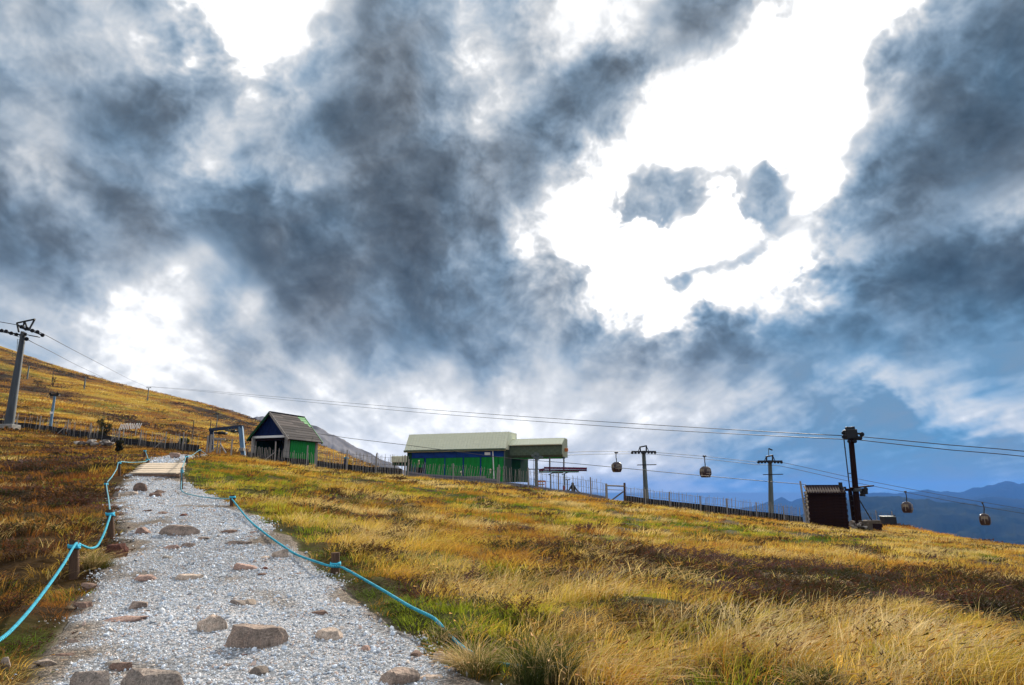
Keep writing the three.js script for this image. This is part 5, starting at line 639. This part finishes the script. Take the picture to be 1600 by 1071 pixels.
const TONES = [
  [[0.42, 0.21, 0.028], [0.54, 0.31, 0.045], [0.58, 0.37, 0.065], [0.58, 0.42, 0.06], [0.66, 0.49, 0.18]],
  [[0.20, 0.075, 0.015], [0.30, 0.115, 0.02], [0.38, 0.165, 0.026], [0.36, 0.19, 0.03], [0.27, 0.155, 0.024]],
  [[0.09, 0.15, 0.010], [0.17, 0.23, 0.012], [0.27, 0.31, 0.018], [0.38, 0.35, 0.03]],
  [[0.07, 0.036, 0.014], [0.05, 0.034, 0.012], [0.042, 0.044, 0.012], [0.09, 0.042, 0.02], [0.085, 0.05, 0.04]],
  [[0.60, 0.41, 0.12], [0.68, 0.50, 0.21], [0.54, 0.36, 0.07], [0.34, 0.28, 0.035], [0.72, 0.56, 0.28]]];
const SHAPES = [
  { n: 28, radius: 0.15, h: 0.21, bend: 0.75, wind: 0.6, w: 0.0042, segs: 4, seeds: 0.14 }, { n: 26, radius: 0.16, h: 0.17, bend: 0.6, wind: 0.3, w: 0.0045, segs: 3, seeds: 0.06 },
  { n: 34, radius: 0.15, h: 0.10, bend: 0.7, wind: 0.12, w: 0.0045, segs: 3, seeds: 0 }, { n: 18, radius: 0.17, h: 0.15, bend: 0.8, wind: 0.05, w: 0.004, segs: 2, seeds: 0, sprigs: 7 }, { n: 34, radius: 0.2, h: 0.24, bend: 0.75, wind: 0.85, w: 0.0038, segs: 5, seeds: 0.07 }];
const BELTS = [ // from, to, tufts per square metre, size across, width of blade, height, blades
  { from: 2.2, to: 9, per: 120, R: 1, w: 1, h: 1, n: 1, az: 0.95 }, { from: 9, to: 18, per: 64, R: 1.15, w: 1.5, h: 1, n: 0.95, az: 0.85 }, { from: 18, to: 31, per: 32, R: 1.7, w: 2.6, h: 0.95, n: 1, az: 0.8 }, { from: 31, to: 62, per: 12, R: 2.8, w: 4.6, h: 0.85, n: 1.2, az: 0.8 }, { from: 62, to: 140, per: 1.0, R: 6.0, w: 11, h: 1.2, n: 1.3, az: 0.78, hill: true }, { from: 140, to: 460, per: 0.13, R: 12, w: 26, h: 2.2, n: 1.3, az: 0.78, hill: true }];
const WHERE = ['close to the path', 'a little way up the slope', 'across the middle of the slope', 'along the fences', 'at the foot of the hill', 'high on the hill'];
const WHAT = ['pale golden straw grass bending in the wind', 'short rust brown moor grass', 'short yellow green grass', 'low dark heather', 'long pale straw flattened by the wind'];
{
  const r = rng(2024), tint = new THREE.Color(), m4 = new THREE.Matrix4(), q = new THREE.Quaternion(), e = new THREE.Euler(), p = V(0, 0, 0), sc = V(1, 1, 1);
  BELTS.forEach((B, bi) => {
    const VAR = 3, lists = KINDS.map(() => Array.from({ length: VAR }, () => [])), area = B.az * (B.to ** 2 - B.from ** 2), count = Math.round(area * B.per);
    for (let i = 0; i < count; i++) {
      const a = (r() * 2 - 1) * B.az, d = Math.sqrt(lerp(B.from ** 2, B.to ** 2, r())), x = Math.sin(a) * d, z = -Math.cos(a) * d, u = r(), v = r(), t = r(), s = r();
      if (B.hill && a > (bi === 4 ? 0.95 : -0.05)) continue;
      const inside = pathIn(x, z); if (inside > -0.03 - 0.02 * B.R || (d < 5 && Math.abs(x) < 0.5)) continue;
      if (bi < 4) { const nn = noise(x * 2.6 / (1 + bi * 0.4), z * 2.6 / (1 + bi * 0.4), 6.6); if (nn < -0.14 + (s - 0.5) * 0.35) continue; }
      const w = growth(x, z); let k = 0, acc = w[0]; while (k < 4 && u > acc) acc += w[++k];
      if (B.hill && k === 2 && v < 0.3) k = 0;
      lists[k][Math.floor(t * VAR)].push([x, z, s, v, inside]);
    }
    KINDS.forEach((kind, k) => lists[k].forEach((list, vi) => {
      if (!list.length) return; const S = SHAPES[k], g = tuft(bi * 40 + k * 10 + vi, Math.round(S.n * B.n), { ...S, radius: S.radius * B.R, w: S.w * B.w, h: S.h * B.h, segs: bi > 2 ? 2 : S.segs, seeds: bi > 1 ? 0 : S.seeds, sprigs: S.sprigs }), im = new THREE.InstancedMesh(g, bladeMat, list.length);
      list.forEach(([x, z, s, v, inside], i) => {
        const edgeShort = inside > -0.5 ? 0.55 : 1; e.set((v - .5) * 0.2, k === 4 ? (s - .5) * 2.6 : k === 0 ? (s - .5) * 1.6 : s * 6.28, (s * 7 % 1 - .5) * 0.2); q.setFromEuler(e); p.set(x, ground(x, z) - 0.015, z); const c = 0.72 + (v * 13 % 1) * 0.5 + noise(x * 2.6, z * 2.6, 6.6) * 0.45 + noise(x * 0.8, z * 0.8, 3.9) * 0.3 + noise(x * 0.3, z * 0.3, 7.9) * 0.2; sc.set(c, c * edgeShort * (0.85 + s * 0.3), c); im.setMatrixAt(i, m4.compose(p, q, sc));
        let pale = 0; if (k === 0) for (const S of spots) if (S[4] === 0) { const q = ((x - S[0]) / S[2]) ** 2 + ((z - S[1]) / S[3]) ** 2; if (q < 5) pale += S[5] * Math.exp(-q) * 0.5; }
        const T = TONES[k], A = T[Math.floor(clamp((Math.min(0.5, pale) + noise(x * 0.45, z * 0.45, k + 0.5) * 1.3 + 0.5 + (s - .5) * 0.6), 0, 0.999) * T.length)], f = 0.8 + v * 0.4; tint.setRGB(A[0] * f, A[1] * f, A[2] * f); im.setColorAt(i, tint); });
      im.name = numbered(kind); im.castShadow = im.receiveShadow = true; tag(im, WHAT[k] + ' ' + WHERE[bi], 'grass', null, 'stuff'); if (k === 3) im.userData.category = 'heather'; scene.add(im);
    }));
  });
}
// tussocks standing by the path and on the slope
function tussock(px, py, rad, h, tone, dead, label, wind = 0.3) {
  const g = base('grass_tussock', hit(px, py)), A = (c) => new THREE.MeshPhysicalMaterial({ vertexColors: true, color: new THREE.Color().setRGB(...c), roughness: 0.95, transmission: 0.35, thickness: 0, side: THREE.DoubleSide, specularIntensity: 0.25 });
  const r = rng(px * 3 + 1), mix = (n, o, c) => { const list = []; for (let i = 0; i < 6; i++) { const a = r() * 6.28, d = i ? rad * (0.35 + r() * 0.6) : 0, t = tuft(px + i * 17, Math.round(n / 5 * (0.6 + r() * 0.8)), { ...o, radius: o.radius * (0.45 + r() * 0.4), h: o.h * (0.6 + r() * 0.5), wind: o.wind + (r() - .5) * 0.4 }); list.push(t.translate(Math.cos(a) * d, (r() - 0.6) * 0.03, Math.sin(a) * d * 0.8)); } return list; };
  mesh('green_blades', mix(520, { radius: rad * 0.7, h, bend: 0.9, wind: wind * 0.6, w: 0.0042, segs: 4, seeds: 0 }), A(tone), g); mesh('dead_blades', mix(Math.round(420 * dead), { radius: rad * 0.8, h: h * 1.1, bend: 1.2, wind: wind * 1.4, w: 0.0036, segs: 5, seeds: 0.12 }), A([0.56, 0.41, 0.19]), g); tag(g, label, 'tussock');
}
tussock(855, 1066, 0.2, 0.34, [0.06, 0.075, 0.014], 0.5, 'big dark green tussock at the bottom edge right of the path');
tussock(742, 1050, 0.17, 0.24, [0.12, 0.13, 0.02], 1.2, 'tussock with long drooping straw blades at the right path edge, above the round cobble', -0.2);
tussock(700, 1000, 0.16, 0.16, [0.10, 0.13, 0.016], 0.25, 'low green tussock where the turquoise rope sinks into the grass');
tussock(1285, 1084, 0.16, 0.2, [0.09, 0.10, 0.02], 0.6, 'green rushy tussock at the bottom edge in the right half');
tussock(640, 806, 0.5, 0.3, [0.07, 0.07, 0.014], 0.3, 'dark tussock on the slope below the green station hall');
tussock(548, 790, 0.4, 0.3, [0.05, 0.055, 0.012], 0.2, 'dark tussock on the slope left of centre, below the long paling fence');
tussock(880, 795, 0.6, 0.32, [0.06, 0.07, 0.014], 0.3, 'dark green tussock on the slope below the maroon platform');
tussock(1115, 840, 0.7, 0.3, [0.05, 0.06, 0.012], 0.2, 'dark green tussock on the slope between the two gondola towers');
tussock(150, 890, 0.13, 0.24, [0.13, 0.12, 0.02], 0.8, 'brownish tussock right beside the nearest left rope post');
for (const [px, py, h, l] of [[748, 1024, 0.03, 'yellow flower low on the drooping straw tussock'], [781, 1004, 0.03, 'yellow flower higher up beside the drooping straw tussock']]) { const z = 5.75 - (py < 1010 ? 0 : 0.25), p = at(px, py, z), b = V(p.x, ground(p.x, p.z), p.z), g = base('yellow_flower', b), y = Math.max(0.1, p.y - b.y); mesh('stem', bar(V(0, 0, 0), V(0, y, 0), 0.002, 0.0016, 5), mat(0.06, 0.09, 0.015), g); const pet = []; for (let i = 0; i < 12; i++) { const a = i / 12 * 6.283, q = new THREE.CircleGeometry(0.0085, 6).scale(1, 0.45, 1).translate(0.008, 0, 0).rotateX(-0.9).rotateY(a); pet.push(q.translate(0, y, 0)); } mesh('petals', pet, mat(0.85, 0.55, 0.01, 0.7, 0, { side: THREE.DoubleSide }), g); mesh('centre', new THREE.SphereGeometry(0.006, 8, 6).translate(0, y + 0.002, 0), mat(0.7, 0.4, 0.01), g); tag(g, l, 'flower'); }
// bushes by the fence and on the hill
function bush(px, py, w, h, z, tone, label, wild = 1) {
  const b = on(px, py, z), m = z / FOCAL, g = base('bush', b), r = rng(px * 5 + py), pos = [], col = [], W = w * m / 2, Hh = h * m, stems = [], yb = at(px, py, z).y - b.y;
  for (let i = 0; i < 7; i++) stems.push(bar(V((r() - .5) * W * 0.3, -0.1, 0), V((r() - .5) * W * 1.3, Hh * (0.5 + r() * 0.4) + Math.max(0, yb), (r() - .5) * W), 0.035, 0.012, 5)); mesh('stem', stems, MAT.brownDark, g);
  const clumps = []; for (let i = 0; i < 22; i++) { const a = r() * 6.28, d = Math.sqrt(r()), y = r(); clumps.push([Math.cos(a) * d * W * (1.05 - y * 0.45), (Math.max(0, yb) + Hh) * (0.06 + y * 0.86), Math.sin(a) * d * W * 0.7, W * (0.16 + r() * 0.2) * wild]); }
  for (const [cx, cy, cz, R] of clumps) for (let i = 0; i < 130; i++) { const v = V(r() - .5, r() - .5, r() - .5).normalize().multiplyScalar(R * Math.cbrt(r())), s = 0.035 + r() * 0.04, t = 0.6 + r() * 0.8, o = V(cx, cy, cz).add(v); for (let q = 0; q < 3; q++) { pos.push(o.x + (r() - .5) * s * 2, o.y + (r() - .5) * s * 2, o.z + (r() - .5) * s * 2); col.push(tone[0] * t, tone[1] * t, tone[2] * t); } }
  const f = new THREE.BufferGeometry(); f.setAttribute('position', new THREE.Float32BufferAttribute(pos, 3)); f.setAttribute('color', new THREE.Float32BufferAttribute(col, 3)); f.computeVertexNormals(); mesh('foliage', f, bladeMat, g); tag(g, label, 'bush');
}
bush(163, 679, 32, 24, 57, [0.022, 0.03, 0.012], 'large dark bush behind the netted fence on the left');
bush(286, 700, 22, 14, 48, [0.03, 0.045, 0.012], 'dark green bush at the fence left of the blue arch');
bush(185, 704, 11, 16, 38, [0.03, 0.03, 0.012], 'small dark shrub just right of the rock outcrop');
bush(83, 596, 9, 7, 225, [0.02, 0.022, 0.012], 'small dark bush high on the hill beside a tow pylon');
bush(58, 600, 16, 6, 220, [0.025, 0.025, 0.012], 'wide low dark bush on the hill left of the small bush');
// loose chippings on the path
{
  const r = rng(99), m4 = new THREE.Matrix4(), q = new THREE.Quaternion(), e = new THREE.Euler(), p = V(0, 0, 0), s = V(1, 1, 1), tint = new THREE.Color(), gm = new THREE.MeshStandardMaterial({ roughness: 0.92 }), T = [[0.58, 0.65, 0.74], [0.62, 0.68, 0.76], [0.70, 0.74, 0.79], [0.44, 0.51, 0.60], [0.56, 0.49, 0.43], [0.30, 0.33, 0.37], [0.48, 0.37, 0.32], [0.78, 0.79, 0.80]];
  for (let v = 0; v < 5; v++) {
    const g = new THREE.IcosahedronGeometry(1, 0), a = g.attributes.position, key = new Map(); for (let i = 0; i < a.count; i++) { const k = [a.getX(i), a.getY(i), a.getZ(i)].map((c) => c.toFixed(3)).join(); if (!key.has(k)) key.set(k, 0.65 + r() * 0.6); const f = key.get(k); a.setXYZ(i, a.getX(i) * f, a.getY(i) * f * 0.6, a.getZ(i) * f * 0.85); } g.computeVertexNormals();
    const list = []; for (const [d0, d1, per, size] of [[2.5, 6, 1300, 0.007], [6, 10, 850, 0.0078], [10, 16, 380, 0.0102], [16, 22, 130, 0.014], [24, 34, 35, 0.022]]) { const n = Math.round((d1 - d0) * 4 * per / 5 * 1.0); for (let i = 0; i < n; i++) { const d = lerp(d0, d1, r()), [l, rr] = pathEdges(d), x = lerp(l - 0.35, rr + 0.35, r()), z = -d, inside = pathIn(x, z), big = r(), sp = r(); if (inside < 0.02 - sp * sp * 0.22 || (sp > 0.03 && pathDirt(x, z, inside) > 0.25 + r() * 0.7)) continue; list.push([x, z, size * (0.55 + big * big * 1.5 + (sp < 0.01 ? 2.2 : 0))]); } }
    const im = new THREE.InstancedMesh(g, gm, list.length); list.forEach(([x, z, k], i) => { e.set(r() * 6.28, r() * 6.28, r() * 6.28); q.setFromEuler(e); p.set(x, ground(x, z) + 0.05 * smoothstep(pathIn(x, z), 0, 0.18) + 0.012 + noise(x * 3, z * 3, 1.1) * 0.015 + k * 0.25, z); s.set(k, k, k); im.setMatrixAt(i, m4.compose(p, q, s)); const c = T[Math.floor(r() ** 1.3 * T.length)], f = 0.85 + r() * 0.3; tint.setRGB(c[0] * f, c[1] * f, c[2] * f); im.setColorAt(i, tint); });
    im.name = numbered('gravel'); im.castShadow = im.receiveShadow = true; tag(im, 'loose grey blue chippings covering the path', 'gravel', null, 'stuff'); scene.add(im);
  }
}
renderer.render(scene, camera);
